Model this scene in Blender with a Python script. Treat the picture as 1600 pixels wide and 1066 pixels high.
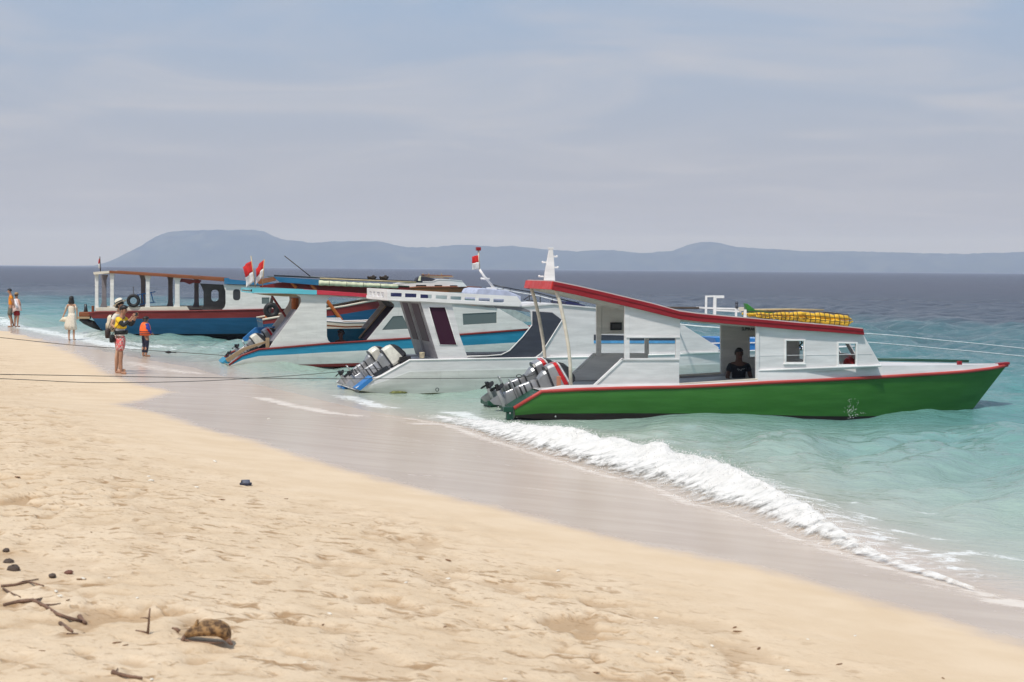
import bpy, bmesh, math, random
import numpy as np
from mathutils import Vector, Matrix
from mathutils.geometry import tessellate_polygon

random.seed(7)
rng = np.random.default_rng(11)
scene = bpy.context.scene
for o in list(bpy.data.objects):
    bpy.data.objects.remove(o, do_unlink=True)
C = scene.collection
R = math.radians

# ------------------------------------------------------------------ camera
CAM_H = 2.6
FPX = 2600.0                      # focal length in pixels of a 1600 px wide picture
PITCH = math.atan(113.0 / FPX)
ROLL = R(0.43)
cam_pos = Vector((0, 0, CAM_H))
cF = Vector((0, math.cos(PITCH), -math.sin(PITCH)))
cU0 = Vector((0, math.sin(PITCH), math.cos(PITCH)))
cR0 = Vector((1, 0, 0))
cR = math.cos(ROLL) * cR0 + math.sin(ROLL) * cU0
cU = -math.sin(ROLL) * cR0 + math.cos(ROLL) * cU0
cam_data = bpy.data.cameras.new("camera")
cam = bpy.data.objects.new("camera", cam_data)
C.objects.link(cam)
m = Matrix((cR, cU, -cF)).transposed().to_4x4()
m.translation = cam_pos
cam.matrix_world = m
cam_data.sensor_width = 36.0
cam_data.lens = 36.0 * FPX / 1600.0
cam_data.clip_start = 0.1
cam_data.clip_end = 40000
cam_data.dof.use_dof = True
cam_data.dof.focus_distance = 31.0
cam_data.dof.aperture_fstop = 5.6
scene.camera = cam

# ------------------------------------------------------------------ light
SUN_EL, SUN_AZ = 60.0, 205.0      # azimuth of the sun, degrees clockwise from +Y
sd = Vector((math.sin(R(SUN_AZ)) * math.cos(R(SUN_EL)), math.cos(R(SUN_AZ)) * math.cos(R(SUN_EL)), math.sin(R(SUN_EL))))
sun_data = bpy.data.lights.new("sun", 'SUN')
sun_data.energy = 3.0
sun_data.angle = R(4.0)
sun_data.color = (1.0, 0.955, 0.88)
sun = bpy.data.objects.new("sun", sun_data)
C.objects.link(sun)
sun.rotation_euler = (-sd).to_track_quat('-Z', 'Y').to_euler()

world = bpy.data.worlds.new("World")
scene.world = world
world.use_nodes = True
wt = world.node_tree
wt.nodes.clear()
def wn(t, **k):
    n = wt.nodes.new(t)
    for a, b in k.items():
        setattr(n, a, b)
    return n
w_out = wn('ShaderNodeOutputWorld')
sky = wn('ShaderNodeTexSky', sky_type='NISHITA', sun_disc=False)
sky.sun_elevation = R(SUN_EL)
sky.sun_rotation = R(SUN_AZ)
sky.air_density = 1.3; sky.dust_density = 2.5; sky.ozone_density = 1.5
bg_sky = wn('ShaderNodeBackground'); bg_sky.inputs[1].default_value = 0.07
wt.links.new(sky.outputs[0], bg_sky.inputs[0])
# thin high cloud veil over the whole sky
tc = wn('ShaderNodeTexCoord')
sep = wn('ShaderNodeSeparateXYZ'); wt.links.new(tc.outputs['Generated'], sep.inputs[0])
def wmath(op, a, b=None, clamp=False):
    n = wn('ShaderNodeMath', operation=op); n.use_clamp = clamp
    for i, v in enumerate((a, b)):
        if v is None: continue
        if isinstance(v, (int, float)): n.inputs[i].default_value = v
        else: wt.links.new(v, n.inputs[i])
    return n.outputs[0]
zc = wmath('MAXIMUM', sep.outputs[2], 0.0)
den = wmath('ADD', zc, 0.10)
cx = wmath('DIVIDE', sep.outputs[0], den)
cy = wmath('DIVIDE', sep.outputs[1], den)
comb = wn('ShaderNodeCombineXYZ'); wt.links.new(cx, comb.inputs[0]); wt.links.new(cy, comb.inputs[1])
mp = wn('ShaderNodeMapping'); mp.inputs['Scale'].default_value = (0.9, 1.1, 1.0); mp.inputs['Rotation'].default_value = (0, 0, R(17))
wt.links.new(comb.outputs[0], mp.inputs[0])
nz = wn('ShaderNodeTexNoise'); nz.inputs['Scale'].default_value = 1.25; nz.inputs['Detail'].default_value = 7; nz.inputs['Roughness'].default_value = 0.5
nz.inputs['Distortion'].default_value = 0.9
wt.links.new(mp.outputs[0], nz.inputs[0])
cl = wn('ShaderNodeMapRange', interpolation_type='SMOOTHSTEP'); cl.inputs[1].default_value = 0.36; cl.inputs[2].default_value = 0.80
wt.links.new(nz.outputs[0], cl.inputs[0])
grad = wn('ShaderNodeValToRGB')
g = grad.color_ramp
g.elements[0].position = 0.0; g.elements[0].color = (0.415, 0.41, 0.445, 1)
g.elements[1].position = 1.0; g.elements[1].color = (0.30, 0.40, 0.56, 1)
e = g.elements.new(0.06); e.color = (0.385, 0.405, 0.475, 1)
e = g.elements.new(0.16); e.color = (0.310, 0.405, 0.560, 1)
e = g.elements.new(0.35); e.color = (0.30, 0.40, 0.56, 1)
wt.links.new(zc, grad.inputs[0])
mixc = wn('ShaderNodeMix', data_type='RGBA')
wt.links.new(grad.outputs[0], mixc.inputs[6]); mixc.inputs[7].default_value = (0.500, 0.500, 0.545, 1)
mh = wn('ShaderNodeMapRange'); mh.inputs[1].default_value = 0.0; mh.inputs[2].default_value = 0.08; mh.inputs[3].default_value = 0.15; mh.inputs[4].default_value = 0.85
wt.links.new(zc, mh.inputs[0])
wt.links.new(wmath('MULTIPLY', cl.outputs[0], mh.outputs[0]), mixc.inputs[0])
bg_cl = wn('ShaderNodeBackground'); bg_cl.inputs[1].default_value = 1.0
wt.links.new(mixc.outputs[2], bg_cl.inputs[0])
mixs = wn('ShaderNodeMixShader'); mixs.inputs[0].default_value = 0.88
wt.links.new(bg_sky.outputs[0], mixs.inputs[1]); wt.links.new(bg_cl.outputs[0], mixs.inputs[2])
wt.links.new(mixs.outputs[0], w_out.inputs[0])

vs = scene.view_settings
vs.view_transform = 'Standard'; vs.look = 'None'; vs.gamma = 1.0; vs.exposure = 0.24
vs.use_curve_mapping = False
scene.cycles.use_denoising = True
scene.cycles.max_bounces = 8
scene.cycles.diffuse_bounces = 5
scene.cycles.glossy_bounces = 3
scene.cycles.transparent_max_bounces = 12
scene.cycles.volume_bounces = 1
scene.cycles.volume_step_rate = 4
scene.cycles.caustics_reflective = False
scene.cycles.caustics_refractive = False
scene.cycles.sample_clamp_indirect = 4

# ------------------------------------------------------------------ picture pixel -> place in the world
def ray(px, py):
    px = float(px); py = float(py)
    return cF + (px - 800.0) / FPX * cR - (py - 533.0) / FPX * cU
def at_z(px, py, z=0.0):
    d = ray(px, py); t = (z - CAM_H) / d.z
    return cam_pos + d * t
def at_y(px, py, y):
    d = ray(px, py)
    return cam_pos + d * (y / d.y)

# ------------------------------------------------------------------ numpy noise
def _h(ix, iy, s):
    n = (ix.astype(np.int64) * 374761393 + iy.astype(np.int64) * 668265263 + s * 1274126177) & 0x7fffffff
    n = ((n ^ (n >> 13)) * 1103515245) & 0x7fffffff
    n = (n ^ (n >> 16)) * 2654435761 & 0x7fffffff
    return (n & 0xffffff) / float(0xffffff)
def vnoise(x, y, s=0):
    x = np.asarray(x, float); y = np.asarray(y, float)
    ix = np.floor(x); iy = np.floor(y)
    fx = x - ix; fy = y - iy
    fx = fx * fx * fx * (fx * (fx * 6 - 15) + 10); fy = fy * fy * fy * (fy * (fy * 6 - 15) + 10)
    a = _h(ix, iy, s); b = _h(ix + 1, iy, s); c = _h(ix, iy + 1, s); d = _h(ix + 1, iy + 1, s)
    return (a * (1 - fx) + b * fx) * (1 - fy) + (c * (1 - fx) + d * fx) * fy
def fbm(x, y, s=0, o=4, g=0.5):
    v = 0; a = 1; t = 0
    for k in range(o):
        v = v + a * vnoise(x * 2 ** k + 17.3 * k, y * 2 ** k - 9.1 * k, s + k); t += a; a *= g
    return v / t
def sstep(a, b, x):
    t = np.clip((x - a) / (b - a), 0, 1)
    return t * t * (3 - 2 * t)

# ------------------------------------------------------------------ objects
def tag(o, label=None, cat=None, group=None, kind=None):
    if label: o['label'] = label
    if cat: o['category'] = cat
    if group: o['group'] = group
    if kind: o['kind'] = kind
    return o
def empty(name, loc, rz=0.0):
    o = bpy.data.objects.new(name, None)
    o.empty_display_size = 0.2
    C.objects.link(o)
    o.location = loc; o.rotation_euler = (0, 0, rz)
    return o
def copy_tree(o, parent=None):
    c = o.copy(); C.objects.link(c)
    if parent: c.parent = parent
    for ch in list(o.children):
        copy_tree(ch, c)
    return c

class MB:
    """collects faces for one mesh object"""
    def __init__(s):
        s.v = []; s.f = []; s.m = []; s.mi = 0
    def add(s, vs_, fs):
        b = len(s.v)
        s.v += [tuple(p) for p in vs_]
        s.f += [tuple(b + i for i in f) for f in fs]
        s.m += [s.mi] * len(fs)
        return s
    def box(s, c, d, rot=None):
        x, y, z = d[0] / 2, d[1] / 2, d[2] / 2
        P = [Vector((i, j, k)) for i in (-x, x) for j in (-y, y) for k in (-z, z)]
        if rot is not None: P = [rot @ p for p in P]
        P = [p + Vector(c) for p in P]
        return s.add(P, [(0, 1, 3, 2), (4, 6, 7, 5), (0, 4, 5, 1), (2, 3, 7, 6), (0, 2, 6, 4), (1, 5, 7, 3)])
    def bar(s, a, b, w, h, up=(0, 0, 1)):
        """rectangular bar from a to b"""
        a, b = Vector(a), Vector(b)
        t = (b - a).normalized(); u = Vector(up)
        sd_ = t.cross(u)
        if sd_.length < 1e-4: sd_ = t.cross(Vector((0, 1, 0)))
        sd_.normalize(); u = sd_.cross(t).normalized()
        P = []
        for q in (a, b):
            for i, j in ((-1, -1), (1, -1), (1, 1), (-1, 1)):
                P.append(q + sd_ * (i * w / 2) + u * (j * h / 2))
        return s.add(P, [(3, 2, 1, 0), (4, 5, 6, 7), (0, 1, 5, 4), (1, 2, 6, 5), (2, 3, 7, 6), (3, 0, 4, 7)])
    def tube(s, pts, r, n=8, closed=False, caps=True):
        pts = [Vector(p) for p in pts]
        N = len(pts)
        rs = [float(q) for q in r] if isinstance(r, (list, tuple)) else [float(r)] * N
        prev = None; V = []
        for i, p in enumerate(pts):
            if closed: t = pts[(i + 1) % N] - pts[i - 1]
            else: t = pts[min(i + 1, N - 1)] - pts[max(i - 1, 0)]
            t.normalize()
            if prev is None:
                prev = t.cross(Vector((0, 0, 1)))
                if prev.length < 1e-3: prev = t.cross(Vector((1, 0, 0)))
            prev = (prev - t * prev.dot(t)).normalized()
            bn = t.cross(prev)
            for k in range(n):
                a = 2 * math.pi * k / n
                V.append(p + (prev * math.cos(a) + bn * math.sin(a)) * rs[i])
        F = []
        for i in range(N if closed else N - 1):
            j = (i + 1) % N
            for k in range(n):
                l = (k + 1) % n
                F.append((i * n + k, i * n + l, j * n + l, j * n + k))
        if caps and not closed:
            F.append(tuple(range(n - 1, -1, -1))); F.append(tuple((N - 1) * n + k for k in range(n)))
        return s.add(V, F)
    def loft(s, rings, cap=True):
        n = len(rings[0]); V = [p for r_ in rings for p in r_]; F = []
        for i in range(len(rings) - 1):
            for k in range(n):
                l = (k + 1) % n
                F.append((i * n + k, i * n + l, (i + 1) * n + l, (i + 1) * n + k))
        if cap:
            F.append(tuple(range(n - 1, -1, -1))); F.append(tuple((len(rings) - 1) * n + k for k in range(n)))
        return s.add(V, F)
    def ball(s, c, r, n=8, m_=5, sc=(1, 1, 1), noise=0.0):
        V = []; c = Vector(c)
        for i in range(m_ + 1):
            th = math.pi * i / m_
            for k in range(n):
                a = 2 * math.pi * k / n
                q = r * (1 + noise * (random.random() - .5))
                V.append(c + Vector((math.sin(th) * math.cos(a) * sc[0], math.sin(th) * math.sin(a) * sc[1], math.cos(th) * sc[2])) * q)
        F = [(i * n + k, (i + 1) * n + k, (i + 1) * n + (k + 1) % n, i * n + (k + 1) % n) for i in range(m_) for k in range(n)]
        return s.add(V, F)
    def prism(s, outer, y0, y1, holes=()):
        """outline in (x,z), extruded from y0 to y1, with holes"""
        loops = [list(outer)] + [list(h) for h in holes]
        flat = [p for l in loops for p in l]
        tris = tessellate_polygon([[Vector((p[0], p[1], 0)) for p in l] for l in loops])
        n = len(flat)
        V = [(p[0], y0, p[1]) for p in flat] + [(p[0], y1, p[1]) for p in flat]
        F = []
        for t in tris:
            F.append(tuple(t)); F.append(tuple(i + n for i in reversed(t)))
        b = 0
        for l in loops:
            k = len(l)
            for i in range(k):
                j = (i + 1) % k
                F.append((b + i, b + j, b + j + n, b + i + n))
            b += k
        return s.add(V, F)
    def build(s, name, mats, parent=None, smooth=False, bevel=0.0, sub=0):
        me = bpy.data.meshes.new(name)
        me.from_pydata(s.v, [], s.f)
        if not isinstance(mats, (list, tuple)): mats = [mats]
        for m_ in mats: me.materials.append(m_)
        if len(mats) > 1: me.polygons.foreach_set('material_index', s.m)
        bm = bmesh.new(); bm.from_mesh(me)
        bmesh.ops.remove_doubles(bm, verts=bm.verts, dist=1e-5)
        bmesh.ops.recalc_face_normals(bm, faces=bm.faces)
        bm.to_mesh(me); bm.free()
        if smooth: me.polygons.foreach_set('use_smooth', [True] * len(me.polygons))
        me.update()
        o = bpy.data.objects.new(name, me); C.objects.link(o)
        if parent is not None: o.parent = parent
        if bevel:
            b = o.modifiers.new('bevel', 'BEVEL'); b.width = bevel; b.segments = 2; b.limit_method = 'ANGLE'; b.angle_limit = R(40)
        if sub:
            b = o.modifiers.new('subsurf', 'SUBSURF'); b.levels = sub; b.render_levels = sub
        return o

# ------------------------------------------------------------------ materials
class NT:
    def __init__(s, name):
        s.mat = bpy.data.materials.new(name); s.mat.use_nodes = True
        s.t = s.mat.node_tree
        s.bsdf = s.t.nodes['Principled BSDF']; s.out = s.t.nodes['Material Output']
    def n(s, typ, ins=None, **k):
        nd = s.t.nodes.new(typ)
        for a, b in k.items(): setattr(nd, a, b)
        for a, b in (ins or {}).items(): s.set(nd.inputs[a], b)
        return nd
    def set(s, sock, v):
        if hasattr(v, 'is_linked') and hasattr(v, 'node'): s.t.links.new(v, sock)
        else: sock.default_value = v
    def math(s, op, a, b=0.0, clamp=False):
        nd = s.t.nodes.new('ShaderNodeMath'); nd.operation = op; nd.use_clamp = clamp
        s.set(nd.inputs[0], a); s.set(nd.inputs[1], b); return nd.outputs[0]
    def mix(s, f, a, b):
        nd = s.t.nodes.new('ShaderNodeMix'); nd.data_type = 'RGBA'
        s.set(nd.inputs[0], f); s.set(nd.inputs[6], a); s.set(nd.inputs[7], b); return nd.outputs[2]
    def ramp(s, v, a, b, c=0.0, d=1.0, smooth=True):
        nd = s.t.nodes.new('ShaderNodeMapRange'); nd.interpolation_type = 'SMOOTHSTEP' if smooth else 'LINEAR'
        s.set(nd.inputs[0], v)
        for i, q in enumerate((a, b, c, d)): s.set(nd.inputs[i + 1], q)
        return nd.outputs[0]
    def noise(s, vec, scale, detail=3, rough=0.5, dist=0.0):
        nd = s.t.nodes.new('ShaderNodeTexNoise')
        if vec is not None: s.set(nd.inputs['Vector'], vec)
        nd.inputs['Scale'].default_value = scale; nd.inputs['Detail'].default_value = detail
        nd.inputs['Roughness'].default_value = rough; nd.inputs['Distortion'].default_value = dist
        return nd.outputs[0]
    def coords(s, scale=(1, 1, 1), rot=(0, 0, 0), kind='Object'):
        t_ = s.t.nodes.new('ShaderNodeTexCoord'); mp_ = s.t.nodes.new('ShaderNodeMapping')
        mp_.inputs['Scale'].default_value = scale; mp_.inputs['Rotation'].default_value = rot
        s.t.links.new(t_.outputs[kind], mp_.inputs[0]); return mp_.outputs[0]
    def bump(s, h, strength=0.3, dist=0.01):
        nd = s.t.nodes.new('ShaderNodeBump'); s.set(nd.inputs['Strength'], strength); nd.inputs['Distance'].default_value = dist
        s.set(nd.inputs['Height'], h); s.t.links.new(nd.outputs[0], s.bsdf.inputs['Normal'])
def c4(c): return (c[0], c[1], c[2], 1)
def paint(name, col, rough=0.45, wear=0.25, dirt_or_hollow=(0.30, 0.27, 0.22), planks=True, metal=0.0):
    """boat paint: brushed on board, a little streaked and stained"""
    k = NT(name)
    v = k.coords((0.7, 0.7, 5.0))
    n1 = k.noise(v, 1.6, 4, 0.6)
    v2 = k.coords((1, 1, 1)); n2 = k.noise(v2, 5.0, 5, 0.65)
    v3 = k.coords((7, 7, 0.6)); n3 = k.noise(v3, 1.5, 3, 0.6)
    dk = tuple(x * 0.88 for x in col); lt = tuple(min(1, x * 1.06 + 0.006) for x in col)
    base = k.mix(k.ramp(n1, 0.35, 0.7), c4(dk), c4(lt))
    f = k.math('MULTIPLY', k.ramp(n2, 0.55, 0.80), wear)
    f2 = k.math('MULTIPLY', k.ramp(n3, 0.58, 0.82), wear * 0.8)
    base = k.mix(k.math('ADD', f, f2, True), base, c4(dirt_or_hollow))
    k.set(k.bsdf.inputs['Base Color'], base)
    k.set(k.bsdf.inputs['Roughness'], k.ramp(n2, 0.3, 0.8, rough * 0.85, min(1, rough * 1.35)))
    k.bsdf.inputs['Metallic'].default_value = metal
    k.bsdf.inputs['Specular IOR Level'].default_value = 0.35
    k.bump(k.math('ADD', k.math('MULTIPLY', n1, 1.0), k.math('MULTIPLY', n2, 0.4)), 0.35, 0.012)
    return k.mat
def plain(name, col, rough=0.6, metal=0.0, var=0.15, scale=8, spec=0.4, sss=0.0):
    k = NT(name)
    n1 = k.noise(k.coords(), scale, 3, 0.6)
    k.set(k.bsdf.inputs['Base Color'], k.mix(k.ramp(n1, 0.3, 0.7), c4(tuple(x * (1 - var) for x in col)), c4(tuple(min(1, x * (1 + var)) for x in col))))
    k.bsdf.inputs['Roughness'].default_value = rough; k.bsdf.inputs['Metallic'].default_value = metal
    k.bsdf.inputs['Specular IOR Level'].default_value = spec
    k.bump(n1, 0.15, 0.005)
    return k.mat
def glass_mat(name, col, alpha, rough=0.08):
    k = NT(name)
    k.set(k.bsdf.inputs['Base Color'], c4(col)); k.bsdf.inputs['Roughness'].default_value = rough
    k.bsdf.inputs['Alpha'].default_value = alpha; k.bsdf.inputs['Specular IOR Level'].default_value = 0.22
    return k.mat

M = {}
M['white'] = paint('white boat paint', (0.68, 0.665, 0.67), 0.45, 0.07)
M['white2'] = paint('chalky white boat paint', (0.67, 0.655, 0.63), 0.55, 0.22)
M['cream'] = paint('cream boat paint', (0.66, 0.60, 0.50), 0.5, 0.2)
M['interior'] = paint('grey white interior paint', (0.60, 0.585, 0.56), 0.6, 0.12)
M['green'] = paint('green boat paint', (0.036, 0.150, 0.020), 0.38, 0.10, (0.03, 0.09, 0.03))
M['dgreen'] = paint('dark green paint', (0.008, 0.060, 0.035), 0.45, 0.2, (0.02, 0.02, 0.02))
M['red'] = paint('red trim paint', (0.27, 0.010, 0.018), 0.42, 0.12, (0.15, 0.02, 0.02))
M['rail'] = paint('faded red rail paint', (0.45, 0.055, 0.045), 0.45, 0.2, (0.30, 0.12, 0.10))
M['maroon'] = paint('maroon hull paint', (0.20, 0.020, 0.018), 0.5, 0.2, (0.08, 0.02, 0.02))
M['antifoul'] = paint('black bottom paint', (0.018, 0.010, 0.010), 0.5, 0.3, (0.08, 0.02, 0.02))
M['lblue'] = paint('light blue paint', (0.13, 0.52, 0.62), 0.45, 0.15, (0.3, 0.4, 0.4))
M['sblue'] = paint('sky blue hull paint', (0.018, 0.22, 0.36), 0.42, 0.15, (0.10, 0.25, 0.32))
M['dblue'] = paint('deep blue hull paint', (0.008, 0.085, 0.19), 0.42, 0.18, (0.03, 0.06, 0.09))
M['bblue'] = paint('bright blue paint', (0.03, 0.19, 0.50), 0.4, 0.12)
M['rblue'] = paint('roof blue paint', (0.02, 0.15, 0.30), 0.45, 0.2)
M['coral'] = paint('coral red paint', (0.55, 0.035, 0.06), 0.42, 0.12)
M['brown'] = paint('varnished brown timber', (0.22, 0.068, 0.022), 0.5, 0.3, (0.10, 0.05, 0.03))
M['orange'] = paint('orange brown timber', (0.42, 0.11, 0.015), 0.5, 0.2, (0.2, 0.06, 0.02))
M['wood'] = paint('weathered wood', (0.34, 0.24, 0.14), 0.7, 0.3, (0.16, 0.12, 0.08))
M['slate'] = paint('slate grey panel paint', (0.050, 0.055, 0.075), 0.35, 0.12, (0.08, 0.08, 0.09))
M['ggrey'] = paint('grey bulkhead paint', (0.20, 0.19, 0.21), 0.5, 0.15)
M['dgrey'] = paint('dark grey paint', (0.065, 0.062, 0.062), 0.55, 0.2)
M['ramp'] = paint('grey deck paint', (0.42, 0.42, 0.42), 0.6, 0.12)
M['navy'] = plain('navy tarpaulin', (0.012, 0.015, 0.07), 0.6)
M['tarp'] = plain('cream green tarpaulin', (0.58, 0.60, 0.42), 0.7)
M['black'] = plain('black rubber', (0.012, 0.012, 0.013), 0.55, spec=0.4)
M['steel'] = plain('dark steel', (0.06, 0.065, 0.07), 0.35, 0.8)
M['silver'] = plain('silver motor paint', (0.40, 0.40, 0.41), 0.32, 0.5, 0.08)
M['silver2'] = plain('mid grey motor paint', (0.30, 0.31, 0.32), 0.35, 0.5, 0.08)
M['cowl_dark'] = plain('charcoal motor cover', (0.035, 0.036, 0.04), 0.35)
M['cowl_white'] = plain('white motor cover', (0.62, 0.61, 0.54), 0.35)
M['decal_red'] = plain('red decal', (0.50, 0.015, 0.02), 0.35)
M['yellow'] = plain('yellow float fabric', (0.72, 0.43, 0.035), 0.5, 0, 0.18)
M['cord'] = plain('dark cord', (0.055, 0.04, 0.03), 0.8)
M['rope_dark'] = plain('dark mooring rope', (0.05, 0.055, 0.05), 0.85)
M['rope_white'] = plain('white mooring rope', (0.62, 0.65, 0.66), 0.8)
M['bamboo'] = plain('bamboo pole', (0.48, 0.38, 0.22), 0.5)
M['pglass'] = glass_mat('purple tinted glass', (0.050, 0.018, 0.034), 0.95, 0.35); M['pglass'].node_tree.nodes['Principled BSDF'].inputs['Specular IOR Level'].default_value = 0.06
M['gglass'] = glass_mat('grey window glass', (0.13, 0.16, 0.16), 0.92, 0.15)
M['flag_red'] = plain('red flag cloth', (0.55, 0.022, 0.02), 0.8)
M['flag_white'] = plain('white flag cloth', (0.75, 0.75, 0.75), 0.8)
M['trim'] = paint('bright white trim paint', (0.80, 0.785, 0.78), 0.4, 0.08)
# ================================================================== the beach and the sea
SHORE = np.array([(60, -300), (14, -30), (6.9, 5), (4.1, 13.3), (2.5, 17.9), (1.3, 21.2), (-0.55, 26.6), (-2.5, 29.9), (-5.3, 36.0), (-8.2, 42.5),
                  (-11.3, 48.6), (-15.8, 57.5), (-21.5, 69), (-38, 88), (-120, 140), (-700, 420), (-9000, 3500)], float)
def poly_dist(x, y, P):
    """signed distance to a polyline, positive on its left"""
    x = np.asarray(x, float); y = np.asarray(y, float)
    best = np.full(x.shape, 1e18); sg = np.ones(x.shape)
    for a, b in zip(P[:-1], P[1:]):
        dx, dy = b - a; L2 = dx * dx + dy * dy
        t = np.clip(((x - a[0]) * dx + (y - a[1]) * dy) / L2, 0, 1)
        ex = x - a[0] - t * dx; ey = y - a[1] - t * dy
        d2 = ex * ex + ey * ey
        cr = dx * (y - a[1]) - dy * (x - a[0])
        w = d2 < best
        best = np.where(w, d2, best); sg = np.where(w, np.sign(cr), sg)
    return np.sqrt(best) * sg
def beach_h(x, y):
    d = poly_dist(x, y, SHORE)
    s = 0.105 + (0.035 - 0.105) * sstep(19, 33, y)
    up = s * np.minimum(d, 7) + 0.05 * np.clip(d - 7, 0, 9) + 0.004 * np.clip(d - 16, 0, 300)
    dn = np.maximum(0.10 * d, -0.35 + 0.03 * (d + 3.5))
    z = np.where(d > 0, up, np.maximum(dn, -4.0))
    return z, d
def on_beach(px, py):
    """place on the sand (or sea, whichever is higher) seen at a pixel"""
    d = ray(px, py); lo, hi = 2.0, 400.0
    for _ in range(50):
        t = (lo + hi) / 2
        p = cam_pos + d * t
        z = max(float(beach_h(np.array([p.x]), np.array([p.y]))[0][0]), 0.0)
        if p.z > z: lo = t
        else: hi = t
    return cam_pos + d * lo
WET_PX = [(-260, 480), (-60, 505), (0, 514), (60, 532), (120, 556), (165, 585), (215, 602), (262, 612), (215, 626), (180, 632), (240, 645), (300, 665), (440, 706), (600, 752),
          (800, 802), (1000, 852), (1200, 892), (1400, 950), (1600, 1012), (1900, 1110)]
WET = np.array([(p.x, p.y) for p in (on_beach(a, b) for a, b in WET_PX)])[::-1]
WET = np.vstack([[(WET[0][0] + 6, WET[0][1] - 12)], WET])

# foam streaks lying on water and wet sand: pixel polylines, half width in metres, strength
FOAM = [([(540, 618), (575, 630), (600, 636)], 0.40, 0.85), ([(410, 622), (450, 632), (520, 646), (560, 650)], 0.30, .9),
        ([(650, 662), (690, 663), (735, 665)], 0.28, 0.95), ([(595, 650), (640, 655)], .14, .7), ([(700, 640), (740, 648), (800, 664)], 0.35, .95),
        ([(200, 566), (240, 575), (300, 583)], 0.6, .75), ([(100, 520), (150, 528), (230, 540), (330, 545)], 1.0, .7),
        ([(0, 505), (60, 515), (130, 530), (200, 545)], 0.8, .9), ([(215, 530), (300, 532), (420, 535)], 1.2, .4), ([(350, 560), (430, 583), (520, 590)], .6, .3),
        ([(640, 742), (690, 744)], 0.07, .8), ([(790, 758), (870, 768), (960, 778)], 0.05, .8), ([(600, 700), (680, 712), (760, 724)], 0.07, .5),
        ([(1340, 808), (1365, 812)], 0.16, .8), ([(1390, 832), (1440, 838), (1500, 842)], 0.14, .75), ([(1440, 790), (1465, 792)], .08, .8),
        ([(1480, 868), (1530, 862), (1580, 866)], 0.17, .8), ([(1370, 852), (1430, 862), (1490, 878)], 0.16, .75), ([(1560, 802), (1600, 806)], .05, .7),
        ([(1330, 790), (1350, 786)], .06, .7), ([(980, 690), (1020, 684)], .10, .5), ([(1060, 668), (1100, 671)], .08, .6),
        ([(1000, 652), (1060, 660), (1130, 668)], .12, .45), ([(1560, 940), (1600, 945), (1680, 962)], 0.26, 1.0), ([(1400, 905), (1500, 925), (1570, 935)], .10, .7),
        ([(150, 602), (300, 606), (400, 622)], .25, .35), ([(330, 640), (480, 662), (640, 690)], .12, .35), ([(560, 668), (700, 700), (840, 740)], .10, .35),
        ([(1170, 868), (1260, 880), (1380, 905)], .05, .45)]
def foam_field(x, y):
    f = np.zeros(x.shape)
    for P, w, s in FOAM:
        Q = np.array([(p.x, p.y) for p in (on_beach(a, b) for a, b in P)])
        cx_, cy_ = Q.mean(0); rad = np.abs(Q - Q.mean(0)).max() + w * 4
        msk = (np.abs(x - cx_) < rad) & (np.abs(y - cy_) < rad)
        if msk.any():
            d = np.abs(poly_dist(x[msk], y[msk], Q))
            f[msk] = np.maximum(f[msk], s * np.exp(-(d / w) ** 2))
    return f

BACK_PX = [(650, 640), (700, 640), (745, 643), (830, 668), (900, 688), (960, 700), (1030, 712), (1110, 733), (1190, 768), (1260, 800), (1330, 840), (1400, 866), (1470, 890), (1570, 930), (1640, 955)]
FRONT_PX = [(640, 652), (700, 664), (760, 688), (830, 710), (900, 731), (960, 750), (1010, 757), (1080, 792), (1140, 803), (1240, 845), (1330, 879), (1400, 899), (1460, 915), (1570, 938), (1640, 962)]
def resample(P, n):
    P = np.array(P, float); s = np.r_[0, np.cumsum(np.hypot(*np.diff(P, axis=0).T))]
    t = np.linspace(0, s[-1], n)
    return np.stack([np.interp(t, s, P[:, i]) for i in range(P.shape[1])], 1)
BACK = np.array([(p.x, p.y) for p in (at_z(a, b, 0.10) for a, b in BACK_PX)])
FRONT = np.array([(p.x, p.y) for p in (at_z(a, b, 0.015) for a, b in FRONT_PX)])
def axis(lo, hi, step, left, right, grow=1.12):
    core = list(np.arange(lo, hi, step))
    a = [core[0]]; st = step
    while a[-1] > left: st *= grow; a.append(a[-1] - st)
    b = [core[-1]]; st = step
    while b[-1] < right: st *= grow; b.append(b[-1] + st)
    return np.array(a[:0:-1] + core + b[1:])
def grow_axis(start, stop, d0, k, end, kg=0.10):
    a = [start]
    while a[-1] < stop: a.append(a[-1] + max(d0, k * a[-1]))
    while a[-1] < end: a.append(a[-1] + kg * a[-1])
    return a
def grid_mesh(name, xs, ys, zf, mat, attrs=None):
    X, Y = np.meshgrid(xs, ys)
    Z = zf(X, Y)
    co = np.stack([X, Y, Z], -1).reshape(-1, 3)
    ny, nx = X.shape
    i = (np.arange(ny - 1)[:, None] * nx + np.arange(nx - 1)[None]).ravel()
    F = np.stack([i, i + 1, i + nx + 1, i + nx], -1)
    me = bpy.data.meshes.new(name)
    me.vertices.add(len(co)); me.vertices.foreach_set('co', co.ravel())
    me.loops.add(F.size); me.loops.foreach_set('vertex_index', F.ravel())
    me.polygons.add(len(F)); me.polygons.foreach_set('loop_start', np.arange(0, F.size, 4))
    me.polygons.foreach_set('loop_total', np.full(len(F), 4))
    me.polygons.foreach_set('use_smooth', np.ones(len(F), bool))
    me.update(); me.validate()
    for k_, v_ in (attrs(X, Y, Z) if attrs else {}).items():
        a = me.attributes.new(k_, 'FLOAT', 'POINT'); a.data.foreach_set('value', v_.ravel().astype(np.float32))
    me.materials.append(mat)
    o = bpy.data.objects.new(name, me); C.objects.link(o)
    return o

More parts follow.
